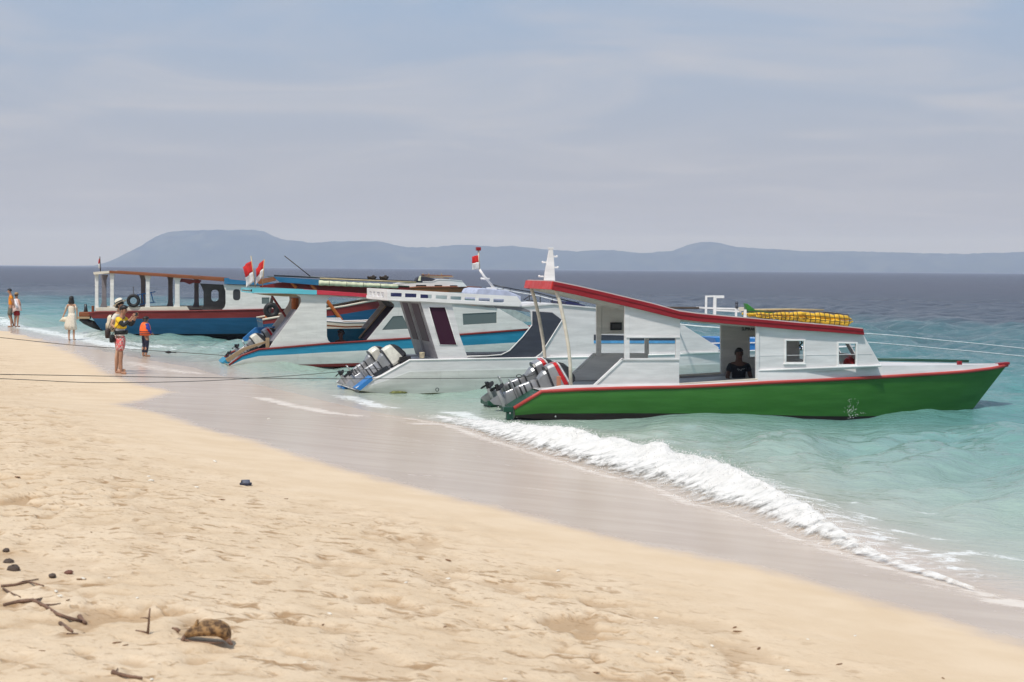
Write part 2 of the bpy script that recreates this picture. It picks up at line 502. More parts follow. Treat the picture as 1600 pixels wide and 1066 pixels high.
# ---- sand
k = NT('beach sand')
P_ = k.n('ShaderNodeNewGeometry').outputs['Position']
def attr(k, nm): return k.n('ShaderNodeAttribute', attribute_name=nm).outputs['Fac']
wet_a = attr(k, 'wet'); foam_a = attr(k, 'foam'); rough_a = attr(k, 'rough'); hollow_shade_a = attr(k, 'dirt_or_hollow')
def scaled(k, sx, sy, sz=1.0, rz=0.0):
    m_ = k.n('ShaderNodeMapping'); k.t.links.new(P_ if k is SAND else k.n('ShaderNodeNewGeometry').outputs['Position'], m_.inputs[0])
    m_.inputs['Scale'].default_value = (sx, sy, sz); m_.inputs['Rotation'].default_value = (0, 0, rz); return m_.outputs[0]
SAND = k
nf = k.noise(P_, 260, 2, 0.7); nm_ = k.noise(P_, 22, 4, 0.65); nl = k.noise(P_, 1.6, 4, 0.55)
edge_n = k.noise(scaled(k, 1.0, 0.55), 3.0, 5, 0.65)
wet = k.ramp(k.math('ADD', wet_a, k.math('MULTIPLY', k.math('SUBTRACT', edge_n, 0.5), 0.7)), 0.22, 0.78)
dry = k.mix(k.ramp(nl, 0.3, 0.72), c4((0.630, 0.488, 0.335)), c4((0.688, 0.548, 0.393)))
dry = k.mix(k.math('MULTIPLY', k.ramp(nm_, 0.50, 0.74), k.math('MULTIPLY', rough_a, 0.45)), dry, c4((0.42, 0.27, 0.145)))
dry = k.mix(k.math('MULTIPLY', k.ramp(hollow_shade_a, 0.0, 1.0), 0.62), dry, c4((0.34, 0.205, 0.10)))  # hollows tinted darker: dark grains plus shading put into the colour
dn_ = k.noise(scaled(k, 1.0, 1.25), 5.2, 3, 0.55, 0.6); dn2 = k.noise(scaled(k, 1.0, 1.3), 13.0, 2, 0.5, 0.4)
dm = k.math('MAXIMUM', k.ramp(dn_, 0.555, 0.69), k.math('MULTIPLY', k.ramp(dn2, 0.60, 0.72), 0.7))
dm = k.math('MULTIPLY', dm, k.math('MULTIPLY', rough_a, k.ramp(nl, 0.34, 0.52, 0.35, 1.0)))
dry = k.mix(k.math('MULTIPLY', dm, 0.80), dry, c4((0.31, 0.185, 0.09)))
dry = k.mix(k.ramp(nf, 0.62, 0.80, 0, 0.35), dry, c4((0.30, 0.22, 0.15)))
film = k.ramp(k.noise(scaled(k, 0.55, 2.6, 1, R(-62)), 1.1, 5, 0.6), 0.35, 0.7)
wetc = k.mix(film, c4((0.54, 0.425, 0.330)), c4((0.61, 0.495, 0.390)))
col = k.mix(wet, dry, wetc)
fnz = k.ramp(k.noise(scaled(k, 1.2, 3.2, 1, R(-62)), 3.2, 8, 0.72, 0.5), 0.30, 0.72, smooth=False)
fo = k.ramp(fnz, k.math('SUBTRACT', 1.0, foam_a), k.math('SUBTRACT', 1.45, foam_a))
col = k.mix(k.math('MULTIPLY', fo, 0.62), col, c4((0.80, 0.76, 0.71)))
k.set(k.bsdf.inputs['Base Color'], col)
k.set(k.bsdf.inputs['Roughness'], k.math('ADD', k.math('SUBTRACT', 0.92, k.math('MULTIPLY', wet, 0.68)), k.math('MULTIPLY', fo, 0.4), True))
k.set(k.bsdf.inputs['Specular IOR Level'], k.math('ADD', 0.1, k.math('MULTIPLY', wet, 0.20)))
hh = k.math('SUBTRACT', k.math('ADD', k.math('MULTIPLY', nm_, 0.55), k.math('MULTIPLY', nf, 0.10)), k.math('MULTIPLY', dm, 0.6))
hh = k.math('MULTIPLY', hh, k.math('SUBTRACT', 1.0, k.math('MULTIPLY', wet, 0.92)))
k.bump(k.math('MULTIPLY', hh, k.math('ADD', 0.35, rough_a)), 0.55, 0.02)
mat_sand = k.mat

def sand_parts(X, Y):
    z, d = beach_h(X, Y)
    dw = poly_dist(X, Y, WET)                     # + is dry side
    rough = sstep(0.5, 3.0, dw + 1.0 * (fbm(X * .5, Y * .4, 5) - .5)) * sstep(70, 30, Y)
    return z, d, dw, rough
def dimples(X, Y):
    wx_ = 0.25 * vnoise(X * 3, Y * 3, 3)
    a = sstep(0.42, 0.26, fbm(X * 6.5 + wx_, Y * 6.0, 31, 2, 0.5))
    b = sstep(0.44, 0.30, fbm(X * 2.9 + wx_, Y * 2.5, 47, 3, 0.55))
    c = sstep(0.40, 0.24, fbm(X * 13, Y * 11, 53, 2, 0.5))
    return -np.maximum(np.maximum(a * 0.7, b), c * .35)                # footprints and small rounded hollows
def sand_z(X, Y):
    z, d, dw, rough = sand_parts(X, Y)
    near = sstep(45, 16, Y) * (np.abs(X) < 25) * (Y > 0)
    patch = sstep(0.35, 0.62, fbm(X * 0.45, Y * 0.30, 77, 3))
    z = z + near * rough * (0.036 * dimples(X, Y) * (0.45 + patch) + 0.030 * (fbm(X * 1.3, Y * 0.9, 8, 3) - .5) + 0.008 * (fbm(X * 11, Y * 9, 9, 2) - .5))
    z = z + near * 0.02 * (fbm(X * 0.3, Y * 0.22, 12, 3) - .5) * sstep(0, 1.0, dw)
    # a low scarp of swept-up sand across the slope
    return z
def sand_attr(X, Y, Z):
    z, d, dw, rough = sand_parts(X, Y)
    wet_ = np.clip(0.5 - dw / 0.9, 0, 1)
    pt = sstep(0.34, 0.60, fbm(X * 0.45, Y * 0.30, 77, 3))
    dirt_or_hollow = rough * sstep(0.10, 0.8, -dimples(X, Y)) * (0.35 + 0.65 * pt)  # mask follows the dimples, to darken hollows in the colour
    fr_ = np.abs(poly_dist(X, Y, FRONT))
    fz = 0.42 * np.exp(-(fr_ / 0.14) ** 2) * (Y < 30) + 0.38 * np.exp(-(fr_ / 0.5) ** 2) * (Y < 30)
    return {'wet': wet_, 'foam': np.maximum(foam_field(X, Y), fz), 'rough': rough, 'dirt_or_hollow': dirt_or_hollow}
xs = axis(-6.5, 5.2, 0.035, -9000, 9000, 1.13)
ys = np.array([-1400, -700, -350, -180, -90, -45, -22, -12, -6, -3, -1, 1, 2.5, 3.6, 4.4] + grow_axis(4.9, 80, 0.03, 0.0060, 9400, 0.12))
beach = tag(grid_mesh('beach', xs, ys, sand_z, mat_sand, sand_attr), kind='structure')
print('beach verts', len(beach.data.vertices))

# ---- sea
k = NT('sea water')
geo = k.n('ShaderNodeNewGeometry').outputs['Position']
def gmap(sx, sy, rz=0.0):
    m_ = k.n('ShaderNodeMapping'); k.t.links.new(geo, m_.inputs[0]); m_.inputs['Scale'].default_value = (sx, sy, 1); m_.inputs['Rotation'].default_value = (0, 0, rz); return m_.outputs[0]
off = attr(k, 'offshore'); foam_a = attr(k, 'foam')
patchn = k.noise(gmap(0.030, 0.065, R(20)), 1.0, 4, 0.6)
offn = k.math('MULTIPLY', off, k.math('ADD', 0.55, k.math('MULTIPLY', patchn, 0.9)))
rp = k.n('ShaderNodeValToRGB'); cr_ = rp.color_ramp
lg = k.math('DIVIDE', k.math('LOGARITHM', k.math('ADD', k.math('MAXIMUM', offn, 0.0), 1.0), math.e), math.log(200))
k.set(rp.inputs[0], lg)
def lgp(d): return math.log(1 + d) / math.log(200)
stops = [(0.0, (0.60, 0.50, 0.41)), (0.4, (0.58, 0.51, 0.42)), (1.2, (0.46, 0.49, 0.41)), (3, (0.33, 0.435, 0.375)), (7, (0.175, 0.345, 0.310)), (14, (0.088, 0.262, 0.258)),
         (28, (0.055, 0.175, 0.19)), (43, (0.048, 0.145, 0.168)), (54, (0.052, 0.070, 0.104)), (190, (0.078, 0.076, 0.110))]
cr_.elements[0].position = 0; cr_.elements[0].color = c4(stops[0][1]); cr_.elements[1].position = 1; cr_.elements[1].color = c4(stops[-1][1])
for d_, c_ in stops[1:-1]:
    e_ = cr_.elements.new(lgp(d_)); e_.color = c4(c_)
wcol = rp.outputs[0]
w1 = k.noise(gmap(0.55, 1.5, R(8)), 1.3, 5, 0.62, 0.4)
wcol = k.mix(k.math('MULTIPLY', k.ramp(w1, 0.35, 0.72, 0.0, 0.42), k.ramp(off, 0.5, 6.0)), wcol, k.mix(0.5, wcol, c4((0.02, 0.05, 0.06))))
w2 = k.noise(gmap(0.05, 0.22, R(4)), 1.0, 6, 0.68, 0.3)
wcol = k.mix(k.math('MULTIPLY', k.ramp(w2, 0.42, 0.62), k.ramp(off, 15, 80, 0.1, 0.75)), wcol, k.mix(0.45, wcol, c4((0.015, 0.025, 0.04))))
w3 = k.noise(gmap(0.22, 1.1, R(3)), 1.0, 6, 0.7, 0.5)
wcol = k.mix(k.math('MULTIPLY', k.ramp(w3, 0.46, 0.66), k.ramp(off, 6, 40, 0.12, 0.55)), wcol, k.mix(0.4, wcol, c4((0.012, 0.02, 0.03))))
fn = k.noise(gmap(1.0, 1.8, R(-25)), 3.4, 8, 0.74, 0.8)
fn = k.ramp(fn, 0.30, 0.72, smooth=False)
foam = k.math('MULTIPLY', k.ramp(fn, k.math('SUBTRACT', 1.0, foam_a), k.math('SUBTRACT', 1.4, foam_a)), 0.8)
caps = k.math('MULTIPLY', k.ramp(k.noise(gmap(0.35, 1.1, R(5)), 1.0, 7, 0.72), 0.735, 0.76), k.ramp(off, 20, 60))
foam = k.math('MAXIMUM', foam, k.math('MULTIPLY', caps, 0.35))
col = k.mix(foam, wcol, c4((0.82, 0.84, 0.83)))
k.set(k.bsdf.inputs['Base Color'], col)
k.set(k.bsdf.inputs['Roughness'], k.math('ADD', k.ramp(off, 5, 120, 0.09, 0.30), k.math('MULTIPLY', foam, 0.5), True))
k.bsdf.inputs['IOR'].default_value = 1.33
k.bsdf.inputs['Specular IOR Level'].default_value = 0.5
b1 = k.noise(gmap(1.0, 2.0, R(10)), 2.4, 6, 0.66, 0.3)
b2 = k.noise(gmap(0.28, 0.62, R(-6)), 1.0, 4, 0.6, 0.3)
b3 = k.noise(gmap(3.0, 5.0, R(25)), 4.0, 3, 0.6)
farf = k.ramp(off, 10, 100)
hgt = k.math('ADD', k.math('MULTIPLY', b1, k.ramp(off, 0, 60, 0.22, 0.9)), k.math('MULTIPLY', b2, k.math('MULTIPLY', farf, 6.0)))
hgt = k.math('ADD', hgt, k.math('MULTIPLY', b3, 0.05))
k.bump(hgt, k.ramp(off, 0.0, 4.0, 0.3, 1.0), 0.30)
mat_sea = k.mat

wr = np.random.default_rng(3)
WAVES = [(lam, wr.normal(-0.35, 0.55), 0.0145 * lam ** 0.85, wr.uniform(0, 6.28)) for lam in (0.55, 0.7, 0.9, 1.15, 1.4, 1.8, 2.3, 2.9, 3.7, 4.8, 6.5, 9.0)]
def sea_z(X, Y):
    d = -poly_dist(X, Y, SHORE)
    wx = X + 0.5 * fbm(X * .35, Y * .35, 40, 2); wy = Y + 0.5 * fbm(X * .35, Y * .35, 41, 2)
    z = np.zeros(X.shape)
    for lam, th, a, ph in WAVES:
        q = 2 * math.pi / lam * (wx * math.cos(th + math.pi) + wy * math.sin(th + math.pi)) + ph
        s = np.sin(q)
        z += a * (s + 0.25 * np.cos(2 * q)) * sstep(160, 60, Y * (1.2 / lam) ** 0.5)
    env = 0.55 + 0.9 * fbm(X * .12, Y * .12, 44, 2)
    z *= (1 - 0.75 * np.exp(-((X - 5.0) / 5.5) ** 4 - ((Y - 30.0) / 2.6) ** 2))
    z -= 0.045 * np.exp(-((X - 3.6) / 2.0) ** 2 - ((Y - 29.6) / 1.6) ** 2)
    z *= env * sstep(0.0, 4.0, d) * sstep(400, 100, np.abs(X)) * 1.15
    z += 0.05 * sstep(3, 12, d) * (fbm(X * 0.16, Y * 0.3, 61, 2) - .5) * sstep(300, 100, Y)
    # swell: a trough along the nearest boat's bow, a hump under its stern quarter
    z -= 0.09 * np.exp(-((X - 7.2) / 3.2) ** 2 - ((Y - 30.8) / 1.8) ** 2)
    z += 0.02 * np.exp(-((X - 2.4) / 0.8) ** 2 - ((Y - 29.2) / 1.0) ** 2)
    z -= 0.20 * np.exp(-((X - 0.9) / 1.7) ** 2 - ((Y - 29.3) / np.where(Y < 29.3, 2.0, 1.4)) ** 2)
    z -= 0.27 * np.exp(-((X - 9.9) / 2.2) ** 2 - ((Y - 31.6) / np.where(Y < 31.6, 3.6, 1.6)) ** 2)
    z -= 0.08 * np.exp(-((X + 5.3) / 2.6) ** 2 - ((Y - 43.6) / 1.6) ** 2)
    z -= 0.05 * np.exp(-((X + 1.8) / 1.6) ** 2 - ((Y - 34.6) / 1.0) ** 2)
    # the swell that is breaking on the beach
    db = np.abs(poly_dist(X, Y, BACK))
    z += 0.13 * np.exp(-(db / 0.6) ** 2) * sstep(27.5, 24, Y) * sstep(13.5, 17, Y)
    return z - 0.02 * sstep(0, -1.0, d)
def sea_attr(X, Y, Z):
    zb, d = beach_h(X, Y)
    off_c = poly_dist(X, Y, BACK)                     # lacy patches left behind the crest
    trail = 0.62 * np.exp(-(np.minimum(off_c, 0) / 0.75) ** 2) * (off_c < 0.6) * sstep(30, 26, Y) * sstep(12, 15, Y)
    edge = 0.45 * np.exp(-(d / 0.35) ** 2) * (Y > 20)
    return {'offshore': -d, 'foam': np.maximum(np.maximum(foam_field(X, Y), trail), edge)}
xs = axis(-16, 14, 0.09, -8800, 8800, 1.06)
ys = np.array(grow_axis(9.0, 150, 0.07, 0.0055, 9000, 0.05))
sea = tag(grid_mesh('sea', xs, ys, sea_z, mat_sea, sea_attr), kind='structure')
print('sea verts', len(sea.data.vertices))

# ---- the breaking wave: white water thrown up along the edge
k = NT('white water foam')
ed = attr(k, 'edge'); g2 = k.n('ShaderNodeNewGeometry').outputs['Position']
n1 = k.noise(g2, 6, 6, 0.70, 0.5); n2 = k.noise(g2, 45, 4, 0.7)
a_ = k.ramp(k.math('ADD', k.math('MULTIPLY', ed, 1.15), k.math('MULTIPLY', k.math('SUBTRACT', n1, 0.5), 2.2)), 0.22, 1.0)
k.set(k.bsdf.inputs['Alpha'], a_)
k.set(k.bsdf.inputs['Base Color'], k.mix(k.ramp(n1, 0.38, 0.62), c4((0.64, 0.63, 0.60)), c4((0.74, 0.72, 0.69))))
k.bsdf.inputs['Roughness'].default_value = 0.75; k.bsdf.inputs['Specular IOR Level'].default_value = 0.25
k.bump(k.math('ADD', n1, k.math('MULTIPLY', n2, 0.3)), 0.30, 0.03)
mat_foam = k.mat
NS, NTt = 900, 56
Bk = resample(BACK, NS); Fr = resample(FRONT, NS)
S = np.linspace(0, 1, NS)[:, None]; T = np.linspace(0, 1, NTt)[None]
XX = Bk[:, 0:1] * (1 - T) + Fr[:, 0:1] * T; YY = Bk[:, 1:2] * (1 - T) + Fr[:, 1:2] * T
amp = np.interp(S[:, 0], [0, .08, .2, .35, .5, .62, .75, .85, 1], [.18, .45, .75, .9, 1.15, 1.0, .6, .25, .12])[:, None]
amp = amp * (0.65 + 0.7 * fbm(XX * 1.3, YY * 0.9, 90, 3))
prof = sstep(0.0, 0.16, T) * (1 - sstep(0.18, 1.0, T) ** 0.8)
lump = fbm(XX * 3.2, YY * 2.2, 91, 3, 0.5) - 0.5
zb = sea_z(XX, YY)
ZZ = np.maximum(zb, beach_h(XX, YY)[0]) + 0.012 * (1 - T) - 0.004 * T + amp * (0.15 * prof + 0.14 * lump * prof ** 0.7 * (1 - T))
jag = 0.10 * (fbm(XX * 4, YY * 4, 95, 4) - .5)
XX = XX + jag * sstep(.5, 1, T); YY = YY + jag * 1.5 * (sstep(.5, 1, T) + sstep(.3, 0, T))
co = np.stack([XX, YY, ZZ], -1).reshape(-1, 3)
me = bpy.data.meshes.new('breaking_wave')
i = (np.arange(NS - 1)[:, None] * NTt + np.arange(NTt - 1)[None]).ravel()
me.from_pydata(co.tolist(), [], np.stack([i, i + NTt, i + NTt + 1, i + 1], -1).tolist())
me.polygons.foreach_set('use_smooth', [True] * len(me.polygons))
edge = sstep(-.02, .22, T) * sstep(1.08, 0.35, T) * np.clip(amp * 1.1, 0, 1) ** 0.4 * sstep(0, .04, S) * sstep(1.0, 0.93, S)
a = me.attributes.new('edge', 'FLOAT', 'POINT'); a.data.foreach_set('value', edge.ravel().astype(np.float32))
me.materials.append(mat_foam)
bw = bpy.data.objects.new('breaking_wave', me); C.objects.link(bw)
tag(bw, kind='stuff', label='low white breaking wave rolling onto the beach edge', cat='wave')
# froth: bubbles and drops piled on the crest, thinning out to both sides
mb = MB()
NB = 8000
sv = rng.beta(1.5, 1.5, NB) * 0.86; mixv = rng.random(NB)
tv = np.where(mixv < .6, np.abs(rng.normal(0.10, 0.13, NB)), rng.uniform(0, 1.05, NB) ** 1.2)
for q in range(NB):
    ii = int(sv[q] * (NS - 1)); j = min(NTt - 1, int(tv[q] * NTt))
    am = amp[ii, j]
    if rng.random() > min(1, am * 1.1) * (1.0 if fbm(np.array([XX[ii, j] * 2.2]), np.array([YY[ii, j] * 1.6]), 97, 2)[0] > .47 else .25): continue
    h = abs(rng.normal(0, 0.030)) * am * (1 + 2 * (rng.random() < .08)) * (1 - .75 * tv[q])
    r_ = rng.uniform(0.003, 0.009) * (1 - min(h * 6, .6))
    c_ = Vector((XX[ii, j] + rng.normal(0, .06), YY[ii, j] + rng.normal(0, .08), ZZ[ii, j] + h + r_ * .3))
    mb.add([c_ + Vector((r_, 0, 0)), c_ + Vector((-r_, 0, 0)), c_ + Vector((0, r_, 0)), c_ + Vector((0, -r_, 0)), c_ + Vector((0, 0, r_)), c_ + Vector((0, 0, -r_ * 1.2))],
           [(0, 2, 4), (2, 1, 4), (1, 3, 4), (3, 0, 4), (2, 0, 5), (1, 2, 5), (3, 1, 5), (0, 3, 5)])
# the little splash against the green hull
SPL = at_y(1322, 650, 30.4)
for _ in range(90):
    q = rng.normal(0, 1, 3); u_ = rng.uniform(0, 1)
    arm_ = _ % 5; c_ = Vector((SPL.x + (-.16, .0, .10, -.02, .22)[arm_] * u_ + 0.05 * q[0] + .08, SPL.y - 0.14 + 0.05 * q[1], -0.08 + (.20, .38, .30, .26, .10)[arm_] * u_ * (1.4 - .4 * u_) + .012 * q[2]))
    r_ = rng.uniform(0.003, 0.007)
    mb.add([c_ + Vector((r_, 0, 0)), c_ + Vector((-r_, 0, 0)), c_ + Vector((0, r_, 0)), c_ + Vector((0, -r_, 0)), c_ + Vector((0, 0, r_)), c_ + Vector((0, 0, -r_))],
           [(0, 2, 4), (2, 1, 4), (1, 3, 4), (3, 0, 4), (2, 0, 5), (1, 2, 5), (3, 1, 5), (0, 3, 5)])
spray = mb.build('spray', plain('spray drops', (0.76, 0.75, 0.73), 0.5, 0, 0.02))
tag(spray, kind='stuff', label='fine spray drops above the breaking wave and by the green hull', cat='spray')

# ---- far island
PROF = [(-300, 416), (60, 415), (165, 414), (185, 406), (200, 397), (222, 382), (243, 369), (262, 362), (290, 359), (400, 358.5), (415, 362), (427, 368), (440, 373), (470, 376), (490, 379), (520, 376), (545, 376), (590, 376),
        (625, 384), (650, 386), (680, 385), (715, 382), (740, 382), (770, 385), (800, 383), (840, 388), (900, 392), (930, 390), (960, 390), (1000, 395), (1050, 391), (1075, 382), (1095, 377), (1120, 378),
        (1150, 385), (1180, 387), (1200, 388), (1260, 392), (1330, 392), (1400, 394), (1470, 395), (1500, 396), (1550, 394), (1600, 393), (1700, 396), (1900, 404), (2100, 420)]
k = NT('island forest')
n1 = k.noise(k.coords((1, 1, 1)), 0.010, 5, 0.6); n2 = k.noise(k.coords(), 0.002, 3, 0.5)
k.set(k.bsdf.inputs['Base Color'], k.mix(k.ramp(n1, 0.35, 0.65), c4((0.014, 0.026, 0.024)), k.mix(k.ramp(n2, .4, .6), c4((0.065, 0.075, 0.055)), c4((0.035, 0.050, 0.035)))))
k.bsdf.inputs['Roughness'].default_value = 0.95
k.bump(n1, 1.0, 12.0)
YR = 8000.0
pxs = np.arange(-300, 2100, 3.0); rz_ = np.interp(pxs, [p[0] for p in PROF], [p[1] for p in PROF])
rid = [at_y(float(a), float(b), YR) for a, b in zip(pxs, rz_)]
rx = np.array([p.x for p in rid]); rh = np.maximum(np.array([p.z for p in rid]), -3)
tt = np.linspace(0, 2, 41)
XX, TT = np.meshgrid(rx, tt); HH = np.tile(rh, (len(tt), 1))
YY = YR + (TT - 1) * 380
shape = np.where(TT <= 1, np.sin(np.clip(TT, 0, 1) * math.pi / 2) ** 0.8, np.cos(np.clip(TT - 1, 0, 1) * math.pi / 2))
rel = 1 + 0.55 * (fbm(XX / 420, YY / 420, 5, 4) - .55) * (np.abs(TT - 1) > .01) * 1.4
ZZ = np.maximum(HH, 0) * shape * np.minimum(rel, 1.0) + (fbm(XX / 24, YY / 60, 70, 3) - .5) * 7 * shape * sstep(2, 25, HH) - 3
co = np.stack([XX, YY, ZZ], -1).reshape(-1, 3); ny, nx = XX.shape
i = (np.arange(ny - 1)[:, None] * nx + np.arange(nx - 1)[None]).ravel()
me = bpy.data.meshes.new('island_hills'); me.from_pydata(co.tolist(), [], np.stack([i, i + 1, i + nx + 1, i + nx], -1).tolist())
me.polygons.foreach_set('use_smooth', [True] * len(me.polygons)); me.materials.append(k.mat)
hills = bpy.data.objects.new('hills', me); C.objects.link(hills); tag(hills, kind='structure')

# ---- the air
k = NT('sea haze')
k.t.nodes.remove(k.bsdf)
pv = k.n('ShaderNodeVolumePrincipled')
pv.inputs['Color'].default_value = (0.56, 0.69, 1.0, 1); pv.inputs['Absorption Color'].default_value = (1, 1, 1, 1); pv.inputs['Density'].default_value = 1.65e-4; pv.inputs['Anisotropy'].default_value = 0.0
k.t.links.new(pv.outputs[0], k.out.inputs['Volume'])
mb = MB(); mb.box((0, 4500, 103.0), (19500, 12800, 218.0))
hz = mb.build('haze', k.mat); tag(hz, kind='stuff')
# ================================================================== boats
class Boat:
    """local frame: x forward, y to the far side, z up; origin on the waterline at the near stern corner"""
    def __init__(s, name, px, Y, heading, beam, label, cat='boat'):
        s.th = R(heading); s.beam = beam
        s.O = Vector(((px - 800.0) / FPX * Y, Y, 0))
        s.a = Vector((math.cos(s.th), math.sin(s.th), 0)); s.n = Vector((-math.sin(s.th), math.cos(s.th), 0))
        s.root = empty(name, s.O, s.th)
        tag(s.root, label, cat)
    def uz(s, px, py, v=0.0):
        d = ray(px, py)
        t = (s.n.dot(s.O - cam_pos) + v) / s.n.dot(d)
        p = cam_pos + d * t - s.O
        return (p.dot(s.a), p.z)
    def P(s, px, py, v=0.0):
        u, z = s.uz(px, py, v); return Vector((u, v, z))
    def line(s, pts, v=0.0): return [s.uz(a, b, v) for a, b in pts]
    def world(s, p): return s.O + s.a * p[0] + s.n * p[1] + Vector((0, 0, p[2]))
    def panel(s, name, pts, v, th, mat, holes=(), bevel=0.006, parent=None, mirror=False, vm=None):
        """board standing fore-and-aft; outline given by its pixels in the plane at v"""
        mb = MB(); o = s.line(pts, v); h = [s.line(q, v) for q in holes]
        if mirror: v = s.beam - v; th = -th
        mb.prism(o, v, v + th, h)
        return mb.build(name, mat, parent or s.root, bevel=bevel)
    def hull(s, st, bands, keel=-0.28, bottom_mat=None, transom_mat=None, deck=None, deck_drop=0.0, rail=None, rail_r=0.03, inset=0.10, stern_cut=0):
        """st: (top px, top py, bottom px, bottom py, half beam top, half beam bottom) from stern to bow"""
        hb = s.beam / 2
        T = []; B = []
        for tx, ty, bx, by, ht, hbm in st:
            T.append(s.P(tx, ty, hb - ht)); B.append(s.P(bx, by, hb - hbm))
        def mir(p): return Vector((p.x, s.beam - p.y, p.z))
        def row(f, sub=0):
            out = []
            for a, b in zip(T, B):
                q = a.lerp(b, f); bulge = math.sin(math.pi * f) * 0.035
                out.append(Vector((q.x, q.y - bulge * (1 if q.y < hb - .05 else 0), q.z)))
            return out
        n = len(T)
        for f0, f1, mat, nm in bands:
            mb = MB(); steps = 4
            for side in (0, 1):
                rows = [row(f0 + (f1 - f0) * i / steps) for i in range(steps + 1)]
                if side: rows = [[mir(p) for p in r_] for r_ in rows]
                V = [p for r_ in rows for p in r_]
                F = []
                for i in range(steps):
                    for j in range(n - 1):
                        q = (i * n + j, i * n + j + 1, (i + 1) * n + j + 1, (i + 1) * n + j)
                        F.append(q if side == 0 else q[::-1])
                mb.add(V, F)
            mb.build(nm, mat, s.root, smooth=True)
        # bottom
        mb = MB(); K = [Vector((b.x, hb, min(keel, b.z - 0.06) if i < n - 1 else b.z - 0.03)) for i, b in enumerate(B)]
        V = B + K + [mir(p) for p in B]
        F = [(j, j + 1, n + j + 1, n + j) for j in range(n - 1)] + [(n + j, n + j + 1, 2 * n + j + 1, 2 * n + j) for j in range(n - 1)]
        mb.add(V, F); mb.build('hull_bottom', bottom_mat or M['antifoul'], s.root, smooth=True)
        mb = MB(); t = transom_mat or bands[-1][2]
        mb.add([T[0], B[0], K[0], mir(B[0]), mir(T[0])], [(0, 1, 2, 3, 4)]); mb.build('transom', t, s.root)
        if deck:
            D = [Vector((p.x, p.y + 0.02, p.z - deck_drop)) for p in T]
            V = D + [mir(p) for p in D]
            mb = MB(); mb.add(V, [(j, j + 1, n + j + 1, n + j) for j in range(n - 1)]); mb.build('deck', deck, s.root)
        if rail:
            mb = MB()
            for side in (0, 1):
                pts = T if side == 0 else [mir(p) for p in T]
                mb.tube([p + Vector((0, 0, -0.01)) for p in pts], rail_r, 6)
            mb.build('rub_rail', rail, s.root, smooth=True)
        return T, B
def cross_panel(boat, name, line, v0, v1, th, mat, holes=(), bevel=0.005):
    """athwartships board, following a leaning line [(u,z) bottom, (u,z) top]; holes as fractions (y0,y1,t0,t1) of width and height"""
    (u0, z0), (u1, z1) = line
    def pt(fy, ft): return Vector((u0 + (u1 - u0) * ft, v0 + (v1 - v0) * fy, z0 + (z1 - z0) * ft))
    mb = MB()
    ys_ = sorted(set([0, 1] + [h[0] for h in holes] + [h[1] for h in holes])); ts = sorted(set([0, 1] + [h[2] for h in holes] + [h[3] for h in holes]))
    d = Vector((th, 0, 0))
    cells = {}
    for i in range(len(ys_) - 1):
        for j in range(len(ts) - 1):
            cy_, ct = (ys_[i] + ys_[i + 1]) / 2, (ts[j] + ts[j + 1]) / 2
            cells[i, j] = not any(h[0] < cy_ < h[1] and h[2] < ct < h[3] for h in holes)
    for (i, j), solid in cells.items():
        if not solid: continue
        q = [pt(ys_[i], ts[j]), pt(ys_[i + 1], ts[j]), pt(ys_[i + 1], ts[j + 1]), pt(ys_[i], ts[j + 1])]
        V = q + [p + d for p in q]
        F = [(0, 1, 2, 3), (7, 6, 5, 4)]
        for e, (di, dj) in enumerate(((0, -1), (1, 0), (0, 1), (-1, 0))):
            if not cells.get((i + di, j + dj), False):
                a, b = e, (e + 1) % 4
                F.append((b, a, a + 4, b + 4))
        mb.add(V, F)
    return mb.build(name, mat, boat.root)
def quad_box(mb, pts, d):
    """slab: four corners and a thickness vector"""
    pts = [Vector(p) for p in pts]; d = Vector(d)
    mb.add(pts + [p + d for p in pts], [(0, 1, 2, 3), (7, 6, 5, 4), (0, 4, 5, 1), (1, 5, 6, 2), (2, 6, 7, 3), (3, 7, 4, 0)])
def frame_tube(boat, pts, v, r, closed=True):
    return [boat.P(a, b, v) for a, b in pts]
def rnd_rect(x0, y0, x1, y1, r=2.0):
    P = []
    for cx_, cy_, a0 in ((x1 - r, y1 - r, 0), (x0 + r, y1 - r, 90), (x0 + r, y0 + r, 180), (x1 - r, y0 + r, 270)):
        for k_ in range(4):
            a = R(a0 + k_ * 30); P.append((cx_ + r * math.cos(a), cy_ + r * math.sin(a)))
    return P
def lerp(a, b, t): return a + (b - a) * float(t)

